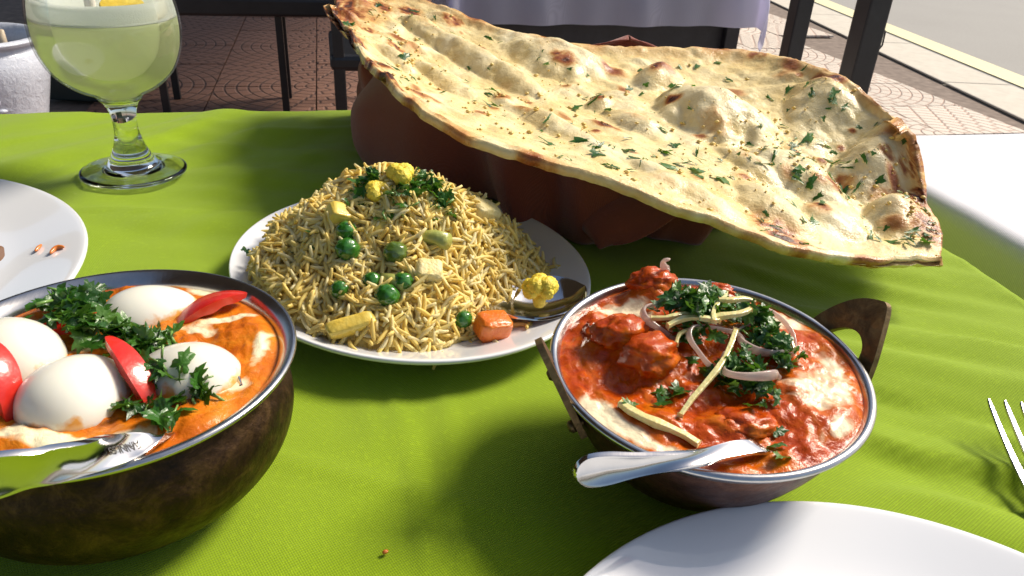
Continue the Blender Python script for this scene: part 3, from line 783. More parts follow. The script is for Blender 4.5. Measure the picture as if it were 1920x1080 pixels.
# bow the right-hand end outwards and make the outline uneven
ed = sstep(.9, 1, U2) * np.sin(math.pi * V2)
S[..., 0] += .012 * ed; S[..., 1] -= .002 * ed
edge = np.minimum(V2, 1 - V2); 
wob = fbm(U2 * 26, V2 * 0 + np.where(V2 < .5, 1.3, 7.7), 3, 51)
S[..., 1] += .0016 * wob * np.clip(1 - edge / .08, 0, 1) * np.where(V2 < .5, 1, -1)
sag = .020 * np.sin(math.pi * V2) ** .8 * (.35 + .65 * sstep(.05, .35, U2)) * (1 - .75 * sstep(.88, 1, U2))
S[..., 2] -= sag
S[..., 2] -= .010 * sstep(.72, .95, U2) * np.exp(-((V2 - .62) / .22) ** 2)
NAAN_BASE = S.copy()
NAAN_BUBBLES = [(0.678, 0.592, 0.05, 0.034, 0.017, 0, 0), (0.584, 0.793, 0.02, 0.02, 0.01, 0.75, 0), (0.316, 0.692, 0.06, 0.018, 0.01, 0, 0), (0.404, 0.639, 0.05, 0.016, 0.008, 0, 0), (0.212, 0.704, 0.045, 0.016, 0.007, 0.2, 0), (0.434, 0.858, 0.055, 0.03, 0.01, 0.2, 0.3), (0.543, 0.568, 0.012, 0.012, 0.006, 0.8, 0), (0.457, 0.811, 0.014, 0.014, 0.005, 0.6, 0), (0.914, 0.68, 0.026, 0.03, 0.012, 0, 0.3), (0.95, 0.438, 0.024, 0.026, 0.012, 0, 0), (0.832, 0.473, 0.045, 0.026, 0.009, 0.1, 0), (0.805, 0.219, 0.035, 0.018, 0.007, 0, 0), (0.726, 0.13, 0.03, 0.012, 0.004, 0, 0), (0.537, 0.331, 0.06, 0.014, 0.005, 0, 0), (0.333, 0.396, 0.05, 0.014, 0.006, 0, 0), (0.605, 0.479, 0.03, 0.014, 0.006, 0.3, 0), (0.882, 0.308, 0.022, 0.02, 0.006, 0.2, 0), (0.749, 0.426, 0.03, 0.012, 0.005, 0.3, 0), (0.941, 0.852, 0.02, 0.03, 0.006, 0.1, 0), (0.829, 0.882, 0.03, 0.03, 0.008, 0.1, 0), (0.841, 0.97, 0.01, 0.012, 0.005, 0.7, 0), (0.684, 0.166, 0.035, 0.012, 0.004, 0, 0), (0.389, 0.935, 0.03, 0.02, 0.006, 0.1, 0), (0.245, 0.266, 0.03, 0.012, 0.005, 0.1, 0)]     # along, across, radii, height, toast, turn
NAAN_TOAST = [(0.569, 0.834, 0.012, 0.8), (0.593, 0.805, 0.01, 0.7), (0.54, 0.592, 0.007, 0.85), (0.451, 0.799, 0.012, 0.6), (0.664, 0.68, 0.012, 0.7), (0.631, 0.586, 0.006, 0.7), (0.968, 0.586, 0.013, 0.75), (0.841, 0.964, 0.009, 0.8), (0.82, 0.083, 0.018, 0.75), (0.985, 0.32, 0.02, 0.6), (0.1, 0.012, 0.012, 1), (0.177, 0, 0.012, 1.05), (0.283, 0.024, 0.01, 0.9), (0.333, 0.006, 0.01, 0.85), (0.153, 0.822, 0.014, 0.75), (0.106, 0.763, 0.012, 0.7), (0.215, 0.367, 0.01, 0.7), (0.236, 0.917, 0.012, 0.6), (0.136, 0.29, 0.01, 0.6), (0.693, 0.982, 0.01, 0.6), (0.994, 0.686, 0.008, 0.75), (0.853, 0.308, 0.008, 0.5), (0.755, 0.343, 0.008, 0.5), (0.354, 0.296, 0.006, 0.5), (0.463, 0.491, 0.006, 0.5), (0.581, 0.308, 0.008, 0.45), (0.879, 0.562, 0.006, 0.5), (0.445, 0.355, 0.006, 0.5), (0.383, 0.041, 0.012, 0.7), (0.469, 0.041, 0.01, 0.6), (0.068, 0.391, 0.01, 0.7), (0.59, 0.42, 0.007, 0.5), (0.711, 0.237, 0.006, 0.5), (0.985, 0.828, 0.01, 0.5), (0.935, 0.716, 0.006, 0.6), (0.693, 0.503, 0.012, 0.35)]
H = np.zeros_like(U2); TO = np.zeros_like(U2)
ang_ = math.atan2(-.79, .61); WN = 1 + .22 * fbm(NAAN_BASE[..., 0] * 60, NAAN_BASE[..., 1] * 60, 2, 62)
def ell(u0, v0, ru, rv, rot=0., wob_=True):
    i = int(round(u0 * (NU - 1))); j = int(round(v0 * (NV - 1))); c = NAAN_BASE[i, j]
    dx = NAAN_BASE[..., 0] - c[0]; dy = NAAN_BASE[..., 1] - c[1]
    a = ang_ + rot; s = dx * math.cos(a) + dy * math.sin(a); t = -dx * math.sin(a) + dy * math.cos(a)
    if not wob_: return np.hypot(s / ru, t / rv) * WN
    wn_ = 1 + .22 * fbm(NAAN_BASE[..., 0] * 60 + u0 * 50, NAAN_BASE[..., 1] * 60 + v0 * 30, 2, 61)
    return np.hypot(s / ru, t / rv) * wn_
for (u0, v0, ru, rv, hh, tst, rot) in NAAN_BUBBLES:
    r = ell(u0, v0, ru, rv, rot); d = np.clip(1 - r * r, 0, 1) ** 1.15
    hh = hh * 1.35; H = np.maximum(H, d * hh) + .2 * np.minimum(H, d * hh)
    if tst: TO = np.maximum(TO, tst * sstep(.75, .1, r) * (.75 + .5 * fbm(U2 * 90, V2 * 60, 3, 71)))
rb = np.random.default_rng(11)
for k in range(150):
    u0, v0 = rb.random(), rb.random() ** .9; rr = rb.uniform(.003, .013); hh = rr * rb.uniform(.10, .26)
    r = ell(u0, v0, rr * rb.uniform(1.1, 2.6), rr, rb.uniform(-.5, .5), False); d = np.clip(1 - r * r, 0, 1) ** 1.2
    H = H + d * hh
    if rb.random() < .4: TO = np.maximum(TO, rb.uniform(.2, .7) * sstep(.95, .2, r))
for (u0, v0, rr, tst) in NAAN_TOAST:
    r = ell(u0, v0, rr * 1.7, rr * 1.15, 0., False); TO = np.maximum(TO, tst * sstep(1.1, .2, r) * (.8 + .6 * fbm(U2 * 120, V2 * 70, 3, 72)))
H = H * (sstep(0, .10, 1 - V2) * .85 + .15) * (sstep(0, .07, 1 - U2) * .8 + .2)
# creased folds and fine blistering
X_, Y_ = S[..., 0], S[..., 1]
aa = X_ * .61 - Y_ * .79; bb = X_ * .79 + Y_ * .61
H = H + .0022 * np.abs(fbm(aa * 22, bb * 48, 3, 81)) + .0007 * fbm(X_ * 150, Y_ * 150, 3, 82) + .0012 * np.abs(fbm(aa * 45, bb * 80, 2, 86)) - .0018 * np.abs(fbm(aa * 12 + 5, bb * 20, 2, 83)) ** .5
H = H + .0035 * np.clip(1 - np.abs(V2 - .02) / .035, 0, 1) * (1 + .5 * wob)          # thick front crust
H = H + .0025 * np.clip(1 - np.abs(V2 - .98) / .03, 0, 1)
TO = np.maximum(TO, (.24 + .5 * fbm(U2 * 24, V2 * 3, 3, 91)) * np.clip(1 - V2 / .05, 0, 1))
TO = np.maximum(TO, (.34 + .3 * fbm(U2 * 30, V2 * 9, 3, 92)) * np.clip(1 - (1 - V2) / .10, 0, 1))
TO = np.maximum(TO, (.35 + .3 * fbm(U2 * 30, V2 * 30, 3, 93)) * np.clip(1 - (1 - U2) / .05, 0, 1))
TO = np.maximum(TO, (.60 + .5 * fbm(U2 * 60, V2 * 12, 3, 94)) * sstep(.20, .02, U2))
S[..., 2] += H
NAAN = S
naan = empty('naan_bread', (NC.x, NC.y, T + .07))
nb = np.array([NC.x, NC.y, T + .07])
me = mesh('bread_sheet', (S - nb).reshape(-1, 3), gridfaces(NU, NV)); fattr(me, 'toast', np.clip(TO, 0, 1.2)); fattr(me, 'rise', H * 100)
m = MT('baked_bread'); t_ = m.attr('toast'); n = m.noise(120, 6, .65); n2 = m.noise(28, 4); n3 = m.noise(420, 4, .6); n4 = m.noise(46, 5, .65)
tt = m.math('ADD', m.math('MULTIPLY', t_, 1.45), m.math('MULTIPLY', m.math('SUBTRACT', n, .5), .5), True)
base = m.ramp(n2, [(.3, (.77, .57, .24)), (.5, (.83, .68, .36)), (.7, (.87, .77, .50))])
base = m.mix(m.math('MULTIPLY', m.math('SUBTRACT', n4, .54), 3.5, True), base, (.80, .58, .18))
base = m.mix(m.math('MULTIPLY', m.math('SUBTRACT', m.attr('rise'), .35), .35, True), base, (.80, .66, .38))
base = m.mix(m.math('MULTIPLY', m.math('SUBTRACT', .22, m.attr('rise')), 1.2, True), base, (.82, .62, .24))
col = m.mix(m.math('MULTIPLY', m.math('SUBTRACT', tt, .10), 2.0, True), base, (.66, .36, .11))
col = m.mix(m.math('MULTIPLY', m.math('SUBTRACT', tt, .42), 2.6, True), col, (.30, .085, .022))
col = m.mix(m.math('MULTIPLY', m.math('SUBTRACT', tt, .84), 5.0, True), col, (.028, .012, .007))
m.B(base=col, rough=m.ramp(n4, [(.40, (.50, .50, .50)), (.58, (.18, .18, .18))]), spec=.4, normal=m.bump(m.math('ADD', m.math('MULTIPLY', n, 1.), m.math('MULTIPLY', n3, .3)), .8, .0016))
M_NAAN = m.m
o = link('bread_sheet', me, M_NAAN, naan); solidify(o, .0055, -1)
def naan_pt(u, v):
    i = min(NU - 2, max(1, int(u * (NU - 1)))); j = min(NV - 2, max(1, int(v * (NV - 1))))
    p = NAAN[i, j]; n_ = np.cross(NAAN[i + 1, j] - NAAN[i - 1, j], NAAN[i, j + 1] - NAAN[i, j - 1]); n_ /= np.linalg.norm(n_)
    return Vector(p), Vector(n_ if n_[2] > 0 else -n_)
for k in range(270):
    if k < 170: u, v = rnd.random() ** .75, rnd.uniform(.04, .97)
    else:
        cu, cv = rnd.choice([(.88, .62), (.80, .45), (.93, .25), (.72, .3), (.85, .85), (.62, .25), (.95, .5), (.78, .62)]); u, v = rnd.gauss(cu, .03), rnd.gauss(cv, .05)
    u = min(.985, max(.1, u)); v = min(.97, max(.03, v)); p, nv = naan_pt(u, v)
    l = put_leaf(naan, p + nv * .0010 - Vector(nb), (nv + Vector((rnd.gauss(0, .2), rnd.gauss(0, .2), 0))), rnd.choice([.3, .4, .5, .6, .7, .85, 1.05]), rnd.random() < .08)
    l.name = 'herb_leaf'; l.matrix_basis = l.matrix_basis @ Matrix.Diagonal((1.15, rnd.choice([.25, .4, .7, .9]), .5, 1))
V, F = [], []
for k in range(620):
    u = rnd.random() ** .7; v = min(.97, max(.03, rnd.gauss(.42, .22))); 
    if fbm(u * 8, v * 6, 2, 5) < -.15: continue
    p, nv = naan_pt(max(u, .12), v); r = rnd.choice([.0005, .0007, .0009, .0012, .0018]); off = len(V); c = np.array(p - Vector(nb)) + np.array(nv) * r * .5
    for q in ((1, 0, 0), (0, 1, 0), (0, 0, 1), (-1, 0, 0), (0, -1, 0), (0, 0, -1), (.6, .6, .4), (-.6, .5, .5)):
        V.append((c + np.array(q) * r * np.array([rnd.uniform(.7, 1.5), rnd.uniform(.6, 1.2), .7])).tolist())
    for t in ((0, 6, 2), (6, 1, 2), (0, 1, 6), (1, 7, 2), (7, 3, 2), (1, 3, 7), (3, 4, 2), (4, 0, 2), (1, 0, 5), (3, 1, 5), (4, 3, 5), (0, 4, 5)): F.append(tuple(off + q for q in t))
o = obj('garlic_bits', V, F, mottled('fried_garlic', (.70, .46, .08), (.82, .66, .28), 200, .4).m, naan); o['kind'] = 'stuff'
tag(naan, 'large blistered garlic naan bread with chopped herbs over the basket', 'bread')
# ------------------------------------------------------------------ basket with napkin
from mathutils.kdtree import KDTree
kd = KDTree((NU // 4 + 1) * (NV // 4 + 1)); kz = []
for i in range(0, NU, 4):
    for j in range(0, NV, 4):
        p = NAAN[i, j]; kd.insert((p[0], p[1], 0), len(kz)); kz.append(p[2] - T)
kd.balance()
def under_bread(x, y, z, gap=.012):
    co, i, d = kd.find((x, y, 0))
    return min(z, kz[i] - gap) if d < .02 else z
bk = empty('bread_basket', (NC.x, NC.y, T + .001))
mw = mottled('wicker', (.10, .06, .03), (.22, .14, .07), 80, .6).m
n_ = 72
for k in range(7):
    z = .004 + .0085 * k; path = []
    for i in range(n_ + 1):
        a = 2 * math.pi * i / n_; e = 1 + .02 * math.sin(i * math.pi / 1.5 + k * math.pi)
        s = (.150 + .012 * k / 6) * e; t = (.092 + .010 * k / 6) * e
        p = ND * (s * math.cos(a) - .028) + NN * (t * math.sin(a)); path.append((p.x, p.y, min(z, under_bread(NC.x + p.x, NC.y + p.y, 1, .024 + .007 * (6 - k)))))
    v, f = tube(path, .004, 6); obj('wicker_strand', v, f, mw, bk)
tag(bk, 'wicker bread basket hidden inside the brown napkin', 'basket')
# napkin: folded cloth wrapped round the basket
na, nt = 420, 60
A = np.linspace(0, 2 * math.pi, na, endpoint=False)[:, None] * np.ones((1, nt)); Tt = np.linspace(0, 1, nt)[None, :] * np.ones((na, 1))
# t: 0 = inside the basket, .35 = over the brim, 1 = on the table
def spow(x, p): return np.sign(x) * np.abs(x) ** p
ca, sa = spow(np.cos(A), .88), spow(np.sin(A), .88)
Aw = A + .10 * np.sin(3 * A + 1) + .22 * (Tt - .4) * np.sin(2 * A + .6)
ev = lambda sd: .5 + .5 * np.clip(1.6 * fbm(np.cos(A) * 2.3 + 5, np.sin(A) * 2.3 + 5, 2, sd), -1, 1)
fo = .45 * ev(3) * np.sin(Aw * 21 + .9) + 1.3 * ev(8) * np.sin(Aw * 12 + 2.6) + .6 * np.sin(Aw * 7 + 1.1)
down = sstep(.35, 1, Tt)
rad = np.where(Tt < .35, .55 + .45 * sstep(0, .33, Tt), 1.)
z = np.where(Tt < .35, .030 + .036 * sstep(0, .34, Tt), .066 * (1 - np.clip((Tt - .36) / .52, 0, 1) ** 1.15) + .002)
z = z + .0035 * np.sin(A * 7 + 1) * sstep(.2, .35, Tt) * (1 - sstep(.35, .7, Tt))
bul = .012 * np.sin(np.clip((Tt - .35) / .65, 0, 1) * math.pi) + .010 * np.clip(1 - np.abs(Tt - .36) / .08, 0, 1) ** .5 * 0
off = fo * (.0025 + .0120 * sstep(.34, .60, Tt)) + bul * .8 - .006 * sstep(.75, 1, Tt)
sA = .180 * rad + off; sB = .116 * rad + off
X = NC.x - .028 * ND.x + ND.x * ca * sA + NN.x * sa * sB; Y = NC.y - .028 * ND.y + ND.y * ca * sA + NN.y * sa * sB
nap = empty('cloth_napkin', (NC.x, NC.y, T + .001))
V = np.stack([X - NC.x, Y - NC.y, z], -1).reshape(-1, 3)
for q in V: q[2] = max(.0015, under_bread(q[0] + NC.x, q[1] + NC.y, q[2], .0085))
o = obj('wrap', V, gridfaces(na, nt, True), M_BROWN, nap); solidify(o, .0018, 0)
# loose corners of the napkin: one behind the bread, one at the left end, one on the table in front
def flap(name, c, u, w, up, n=24):
    u, w, up = Vector(u), Vector(w), Vector(up); vv = []
    for i in range(n):
        for j in range(n):
            s = -1 + 2 * i / (n - 1); t = j / (n - 1)
            half = (1 - t) ** .6
            p = Vector(c) + u * (s * half) + up * (t * .95 + .05 * math.cos(s * 3)) + w * (.5 * math.sin(t * 2.4) + .18 * math.sin(s * 4 + t * 2) * (1 - .5 * t))
            vv.append(tuple(p))
    o = obj(name, vv, gridfaces(n, n), M_BROWN, nap); solidify(o, .0016, 0); subsurf(o); return o
pb = at(1150, 80, .088) - Vector((NC.x, NC.y, T))
flap('napkin_corner', pb + Vector((0, .0, -.030)), (.085, .02, 0), (-.01, .03, .0), (.02, .01, .032))
pf = at(1120, 470, .004) - Vector((NC.x, NC.y, T))
flap('napkin_corner', pf + Vector((.0, .028, .035)), (.05, -.035, -.004), (-.010, -.018, .006), (.005, -.028, -.034))
pl_ = at(688, 200, .03) - Vector((NC.x, NC.y, T))
flap('napkin_corner', pl_ + Vector((.03, -.03, -.012)), (.03, -.04, .0), (-.022, -.012, .0), (-.016, .0, .055))
tag(nap, 'rust brown cloth napkin wrapped round the basket under the bread', 'napkin')


# ------------------------------------------------------------------ pans
def pan_contents(name, Mx, R, lvl, hf, creamf, mat, label, cat, bias=None):
    nr, na_ = 110, 240
    V = []; CR = []
    for i in range(na_):
        a = 2 * math.pi * i / na_
        for j in range(nr):
            r = R * (j / (nr - 1)) ** .8; V.append((r * math.cos(a), r * math.sin(a)))
    V = np.array(V); z = hf(V[:, 0], V[:, 1]); rr = np.hypot(V[:, 0], V[:, 1]) / R
    z = lvl + z * (1 - .8 * sstep(.88, 1, rr)) - .0006 * sstep(.93, 1, rr)
    me = mesh(name, np.c_[V, z], gridfaces(na_, nr, True)); fattr(me, 'cream', creamf(V[:, 0], V[:, 1]))
    o = link(name, me, mat); o.matrix_basis = Mx; tag(o, label, cat); return o
def curry_mat(name, dark, mid, light, cream):
    m = MT(name); n = m.noise(70, 6, .6); n2 = m.noise(240, 5, .62, dist=.6); n3 = m.noise(70, 3, .5, dist=1.5)
    c = m.ramp(m.math('ADD', m.math('MULTIPLY', n, .7), m.math('MULTIPLY', n2, .3)), [(.32, dark), (.5, mid), (.68, light)])
    cr = m.math('ADD', m.attr('cream'), m.math('MULTIPLY', m.math('SUBTRACT', n3, .5), 1.0))
    cf = m.math('MULTIPLY', m.math('SUBTRACT', cr, .5), 4., True)
    halo = m.math('MULTIPLY', m.math('SUBTRACT', cr, .2), 1.6, True)
    c = m.mix(m.math('MULTIPLY', halo, .5), c, (.72, .24, .03))
    c = m.mix(cf, c, cream)
    m.B(base=c, rough=.22, coat=.06, coatr=.08, spec=.3, sss=.0, sssr=(1, .25, .08), ssss=.002, normal=m.bump(m.math('ADD', m.math('MULTIPLY', n2, .8), m.math('MULTIPLY', n, 1.2)), .45, .0018))
    return m.m
def gauss(x, y, L):
    s = 0
    for cx, cy, sx, sy, a, h in L:
        u = (x - cx) * math.cos(a) + (y - cy) * math.sin(a); v = -(x - cx) * math.sin(a) + (y - cy) * math.cos(a)
        s = s + h * np.exp(-(u / sx) ** 2 - (v / sy) ** 2)
    return s

# --- right pan (karahi with brass ears), tilted a little towards the viewer
KC = Vector((.078, .2555, T + .0015)); KT = math.radians(4); KR, KH = .0608, .050
KM = Matrix.Translation(KC) @ Matrix.Rotation(KT, 4, 'X')
KMi = KM.inverted()
def kpt(px, py, z):
    """point in the pan's own frame at height z over its base, at that pixel"""
    d = Vector(FWD + RGT * (px - 960) / FPX - UPV * (py - 540) / FPX); o_ = Vector((0, 0, T + CAM_H))
    a = KMi @ o_; b = (KMi.to_3x3() @ d); t = (z - a.z) / b.z; return a + b * t
kad = empty('karahi_pan', KC); kad.rotation_euler.x = KT
prof_out = smoothprof([(0, 0), (.022, 0), (.030, .0015), (.040, .010), (.050, .026), (.0565, .040), (.0585, .0455)], 5)
v, f = lathe(prof_out, 96); obj('outer_shell', v, f, M_COPPER2, kad)
prof_in = smoothprof([(.0586, .0448), (.0602, .0468), (.0618, .0490), (.0617, .0500), (.0606, .0507), (.0592, .0503), (.0580, .0485), (.0560, .044), (.048, .028), (.036, .013), (.02, .006), (0, .006)], 4)
v, f = lathe(prof_in, 128); obj('steel_lining', v, f, M_STEEL, kad)
def ear(sign, az, lean, r0=.0605, z0=.041, sc=1.):
    """flat brass ear standing tangent to the wall, with a drop shaped hole"""
    outer = [(-.0215, -.011), (-.0205, -.002), (-.0170, .009), (-.0118, .020), (-.0072, .0285), (-.0045, .0312), (-.0015, .0308), (.006, .0270), (.0125, .0205), (.0180, .0115), (.0212, .002), (.0222, -.009), (.013, -.0085), (0, -.0065), (-.013, -.0085)]
    hole = [(-.0105, .0055), (-.0085, .0115), (-.0035, .0150), (.0025, .0140), (.0080, .0095), (.0105, .0045), (.0060, .0015), (-.001, .0002), (-.0070, .0012)]
    bm = bmesh.new()
    def loop(P):
        P = smoothprof(P + [P[0]], 4)[:-1]; vs = [bm.verts.new((x, 0, z)) for x, z in P]
        return [bm.edges.new((vs[i], vs[(i + 1) % len(vs)])) for i in range(len(vs))]
    e = loop(outer) + loop(hole)
    bmesh.ops.triangle_fill(bm, use_beauty=True, use_dissolve=False, edges=e)
    me = bpy.data.meshes.new('ear'); bm.to_mesh(me); bm.free()
    o = link('ear_handle', me, M_BRASS, kad)
    Rm = Matrix.Rotation(az, 4, 'Z') @ Matrix.Translation((r0, 0, z0)) @ Matrix.Rotation(math.radians(lean), 4, 'Y') @ Matrix.Rotation(math.pi / 2 * sign, 4, 'Z') @ Matrix.Scale(sc, 4)
    o.matrix_basis = Rm; solidify(o, .0030, 0); b = o.modifiers.new('b', 'BEVEL'); b.width = .0007; b.segments = 2; b.limit_method = 'ANGLE'
    for x in (-.017, .018):
        v, f = lathe([(0, .003), (.0018, .0029), (.0028, .0018), (.0028, 0), (.0014, 0), (.0014, -.004)], 16)
        r = obj('rivet', v, f, M_BRASS, o); r.matrix_basis = Matrix.Translation((x, .0016 * -sign, -.006)) @ Matrix.Rotation(math.pi / 2 * sign, 4, 'X')
ear(1, math.radians(18), 25); ear(-1, math.radians(194), 25, .0585, .044, .86)
tag(kad, 'small round metal pan with brown ear handles and red curry', 'pan')
kl = .0482
def KB(px, py, sx, sy, a, h):
    p = kpt(px, py, kl); return (p.x, p.y, sx, sy, math.radians(a), h)
K_L = [KB(1160, 655, .010, .009, 0, .008), KB(1215, 690, .010, .009, 0, .008), KB(1220, 565, .010, .008, 0, .010), KB(1300, 640, .022, .020, 0, .008), KB(1370, 800, .012, .008, 20, .005), KB(1480, 740, .018, .014, 0, .006), KB(1240, 790, .010, .006, -30, .003),
       KB(1330, 560, .012, .006, 0, .004), KB(1545, 650, .010, .010, 0, .004), KB(1110, 610, .008, .010, 0, .003), KB(1420, 660, .016, .012, 0, .005), KB(1540, 800, .014, .008, 30, .004)]
def k_h(x, y): return gauss(x, y, K_L) + .0016 * fbm(x * 110, y * 110, 3, 5) + .0010 * fbm(x * 260, y * 260, 3, 6)
K_C = [KB(1160, 585, .016, .006, 10, .75), KB(1200, 610, .008, .006, 0, .6), KB(1450, 560, .020, .006, -30, .5), KB(1470, 610, .012, .008, 0, .8), KB(1500, 725, .018, .011, 25, .52), KB(1550, 765, .013, .008, 30, .50), KB(1120, 770, .010, .006, -40, .85), KB(1190, 815, .012, .004, -40, .7), KB(1270, 850, .010, .003, -20, .5),
       KB(1560, 690, .006, .010, 0, .45), KB(1570, 815, .012, .003, 35, .6), KB(1105, 690, .003, .014, 10, .45)]
M_CURRY = curry_mat('red_curry', (.25, .016, .0005), (.49, .066, .002), (.66, .18, .006), (.88, .74, .50))
kc = pan_contents('red_curry', KM, .0590, kl, k_h, lambda x, y: 1.12 * gauss(x, y, [(a, b, c * 1.1, d * 1.15, e, g) for a, b, c, d, e, g in K_C]), M_CURRY, 'red tomato curry with cream swirls in the brass eared pan', 'curry')
def ksurf(x, y): return kl + float(k_h(np.array([x]), np.array([y]))[0])
for k, (px, py, r, sq, lb) in enumerate([(1158, 652, .0095, (1.1, .95, .75), 0), (1212, 692, .0100, (1.1, 1, .8), 0), (1222, 556, .0088, (1.2, .9, .9), 0), (1120, 625, .007, (1, 1, .6), 0), (1345, 545, .007, (1.3, .7, .7), 0), (1395, 800, .009, (1.3, .8, .6), 0), (1315, 600, .011, (1.2, 1, .7), 0)]):
    p = kpt(px, py, kl); z = ksurf(p.x, p.y); o = ball('meat_chunk', (p.x, p.y, z - r * .30), r, None, None, None, amp=.20, freq=2.6, sq=sq, seed=k + 30, parent=kc)
    o.data.materials.append(M_CURRY)
M_ONION = MT('raw_onion'); n = M_ONION.noise(200, 3); M_ONION.B(base=M_ONION.ramp(n, [(.3, (.72, .52, .48)), (.7, (.80, .70, .62))]), rough=.15, coat=.3, coatr=.1, spec=.6)
_tr = M_ONION.n('BsdfTransparent'); _tr.inputs[0].default_value = (.95, .86, .80, 1); _tl = M_ONION.n('BsdfTranslucent'); _tl.inputs[0].default_value = (.85, .74, .68, 1); _m1 = M_ONION.n('MixShader'); _m2 = M_ONION.n('MixShader'); M_ONION.set(_m1, 0, .35); M_ONION.set(_m2, 0, .32)
M_ONION.t.links.new(M_ONION.b.outputs[0], _m1.inputs[1]); M_ONION.t.links.new(_tl.outputs[0], _m1.inputs[2]); M_ONION.t.links.new(_m1.outputs[0], _m2.inputs[1]); M_ONION.t.links.new(_tr.outputs[0], _m2.inputs[2]); M_ONION.t.links.new(_m2.outputs[0], M_ONION.out.inputs[0]); M_ONION = M_ONION.m
M_GINGER = mottled('ginger', (.66, .58, .20), (.78, .70, .34), 300, .35, .0004, 600, coat=.3, sss=.2, ssss=.002).m
def onion_ring(px, py, R, tilt, spin, label, arc=1.0, dz=.0028, w=.0034):
    p = kpt(px, py, kl + .006); c = KM @ Vector((p.x, p.y, ksurf(p.x, p.y) + dz)); n = 56; V = []; F = []
    nn = int(n * arc)
    for i in range(nn + (0 if arc == 1 else 1)):
        a = 2 * math.pi * i / n; rr = R * (1 + .17 * math.cos(2 * a + spin) + .07 * math.sin(3 * a + spin) + .03 * math.sin(5 * a))
        for dr, z in ((0, -w / 2), (.0006, -w / 3), (.0008, 0), (.0006, w / 3), (0, w / 2), (-.0005, w / 3), (-.0007, 0), (-.0005, -w / 3)):
            V.append(((rr + dr) * math.cos(a), (rr + dr) * math.sin(a), z * (1 + .25 * math.sin(3 * a)) + .0018 * math.sin(2 * a + spin)))
    m_ = nn if arc == 1 else nn + 1
    for i in range(m_ if arc == 1 else m_ - 1):
        for k in range(8):
            F.append((i * 8 + k, ((i + 1) % m_) * 8 + k, ((i + 1) % m_) * 8 + (k + 1) % 8, i * 8 + (k + 1) % 8))
    if arc != 1: F.append(tuple(range(8))); F.append(tuple((m_ - 1) * 8 + k for k in range(8))[::-1])
    o = obj('onion_ring', V, F, M_ONION); o.location = c; o.rotation_euler = (tilt[0], tilt[1], spin); tag(o, label, 'onion ring', 'onion rings on the red curry'); return o
onion_ring(1262, 612, .0115, (.5, .15), .6, 'pale onion ring at the left of the coriander heap', 1, .002)
onion_ring(1440, 640, .0120, (.25, -.2), 1.5, 'onion ring at the right edge of the coriander heap')
onion_ring(1405, 695, .0125, (.35, .1), 2.4, 'large onion ring in front under the right coriander tuft')
onion_ring(1340, 660, .0100, (.7, .3), .2, 'onion ring standing in the middle of the curry', .7, .004)
onion_ring(1262, 545, .010, (1.2, .2), 1.9, 'onion sliver sticking up at the back of the curry', .3, .006)
def stick(px0, py0, px1, py1, w, label, dz=.006, z1=None, mat=None):
    a = kpt(px0, py0, kl + .006); b = kpt(px1, py1, kl + .006)
    za = ksurf(a.x, a.y) + dz; zb = ksurf(b.x, b.y) + (dz if z1 is None else z1)
    A_ = KM @ Vector((a.x, a.y, za)); B_ = KM @ Vector((b.x, b.y, zb)); c = (A_ + B_) / 2; d = (B_ - A_) / 2
    side = d.cross(Vector((0, 0, 1))).normalized(); V = []; n = 7
    for i in range(n):
        t = -1 + 2 * i / (n - 1); p = d * t + Vector((0, 0, .0010 * (1 - t * t))) + side * .0016 * math.sin(t * 2.5 + px0)
        ww = w * .85 * (.75 + .25 * math.cos(t * 1.2)) * rnd.uniform(.8, 1.15)
        for s, u in ((-1, -.8), (1, -.8), (1, .8), (-1, .8)): V.append(tuple(p + side * s * ww + Vector((0, 0, u * ww))))
    F = [(i * 4 + k, (i + 1) * 4 + k, (i + 1) * 4 + (k + 1) % 4, i * 4 + (k + 1) % 4) for i in range(n - 1) for k in range(4)] + [(3, 2, 1, 0), tuple((n - 1) * 4 + k for k in range(4))]
    o = obj('ginger_stick', V, F, mat or M_GINGER, None, False); o.location = c
    bv = o.modifiers.new('b', 'BEVEL'); bv.width = .0003; bv.segments = 2
    tag(o, label, 'ginger stick', 'ginger sticks on the red curry'); return o
stick(1215, 628, 1290, 632, .0013, 'ginger stick at left below the coriander, upper one', .008)
stick(1243, 648, 1335, 638, .0014, 'ginger stick at left below the coriander, lower one', .0095)
stick(1262, 665, 1300, 640, .0011, 'short slanting ginger stick under the left pair', .006)
stick(1335, 612, 1405, 618, .0013, 'ginger stick at right across the coriander, upper one', .011)
stick(1320, 645, 1395, 625, .0016, 'thick ginger stick crossing the middle of the garnish', .0095)
stick(1375, 650, 1285, 775, .0012, 'long thin ginger strip running forward down the curry', .007, .0015)
stick(1165, 740, 1312, 818, .0019, 'thick pale ginger strip lying in cream at the front left', .0015, .001)
stick(1345, 590, 1330, 650, .0010, 'thin upright ginger sliver in the coriander heap', .012)
stick(1450, 640, 1490, 665, .0010, 'tiny ginger stick inside the right onion ring', .005)
def kworld(px, py, dz=.006):
    p = kpt(px, py, kl + dz); return p.x, p.y
def ktab(x, y):                        # height above the table of the curry under a world position
    p = KMi @ Vector((x, y, T + .05)); q = KM @ Vector((p.x, p.y, ksurf(p.x, p.y))); return q.z - T
def kc_(L):
    out = []
    for px, py, w in L:
        p = kpt(px, py, kl + .009); q = KM @ Vector((p.x, p.y, kl)); out.append((q.x, q.y, w))
    return out
clump('big heap of chopped coriander on the left of the curry', kc_([(1275, 590, 2), (1310, 600, 3), (1335, 585, 2), (1300, 625, 2), (1250, 600, 1)]), lambda x, y: ktab(x, y) + .004, 190, .0040, .012, (.35, .8))
clump('coriander tuft at the back rim of the curry', kc_([(1390, 560, 2), (1410, 575, 1.5), (1375, 575, 1)]), ktab, 50, .0035, .005, (.35, .75))
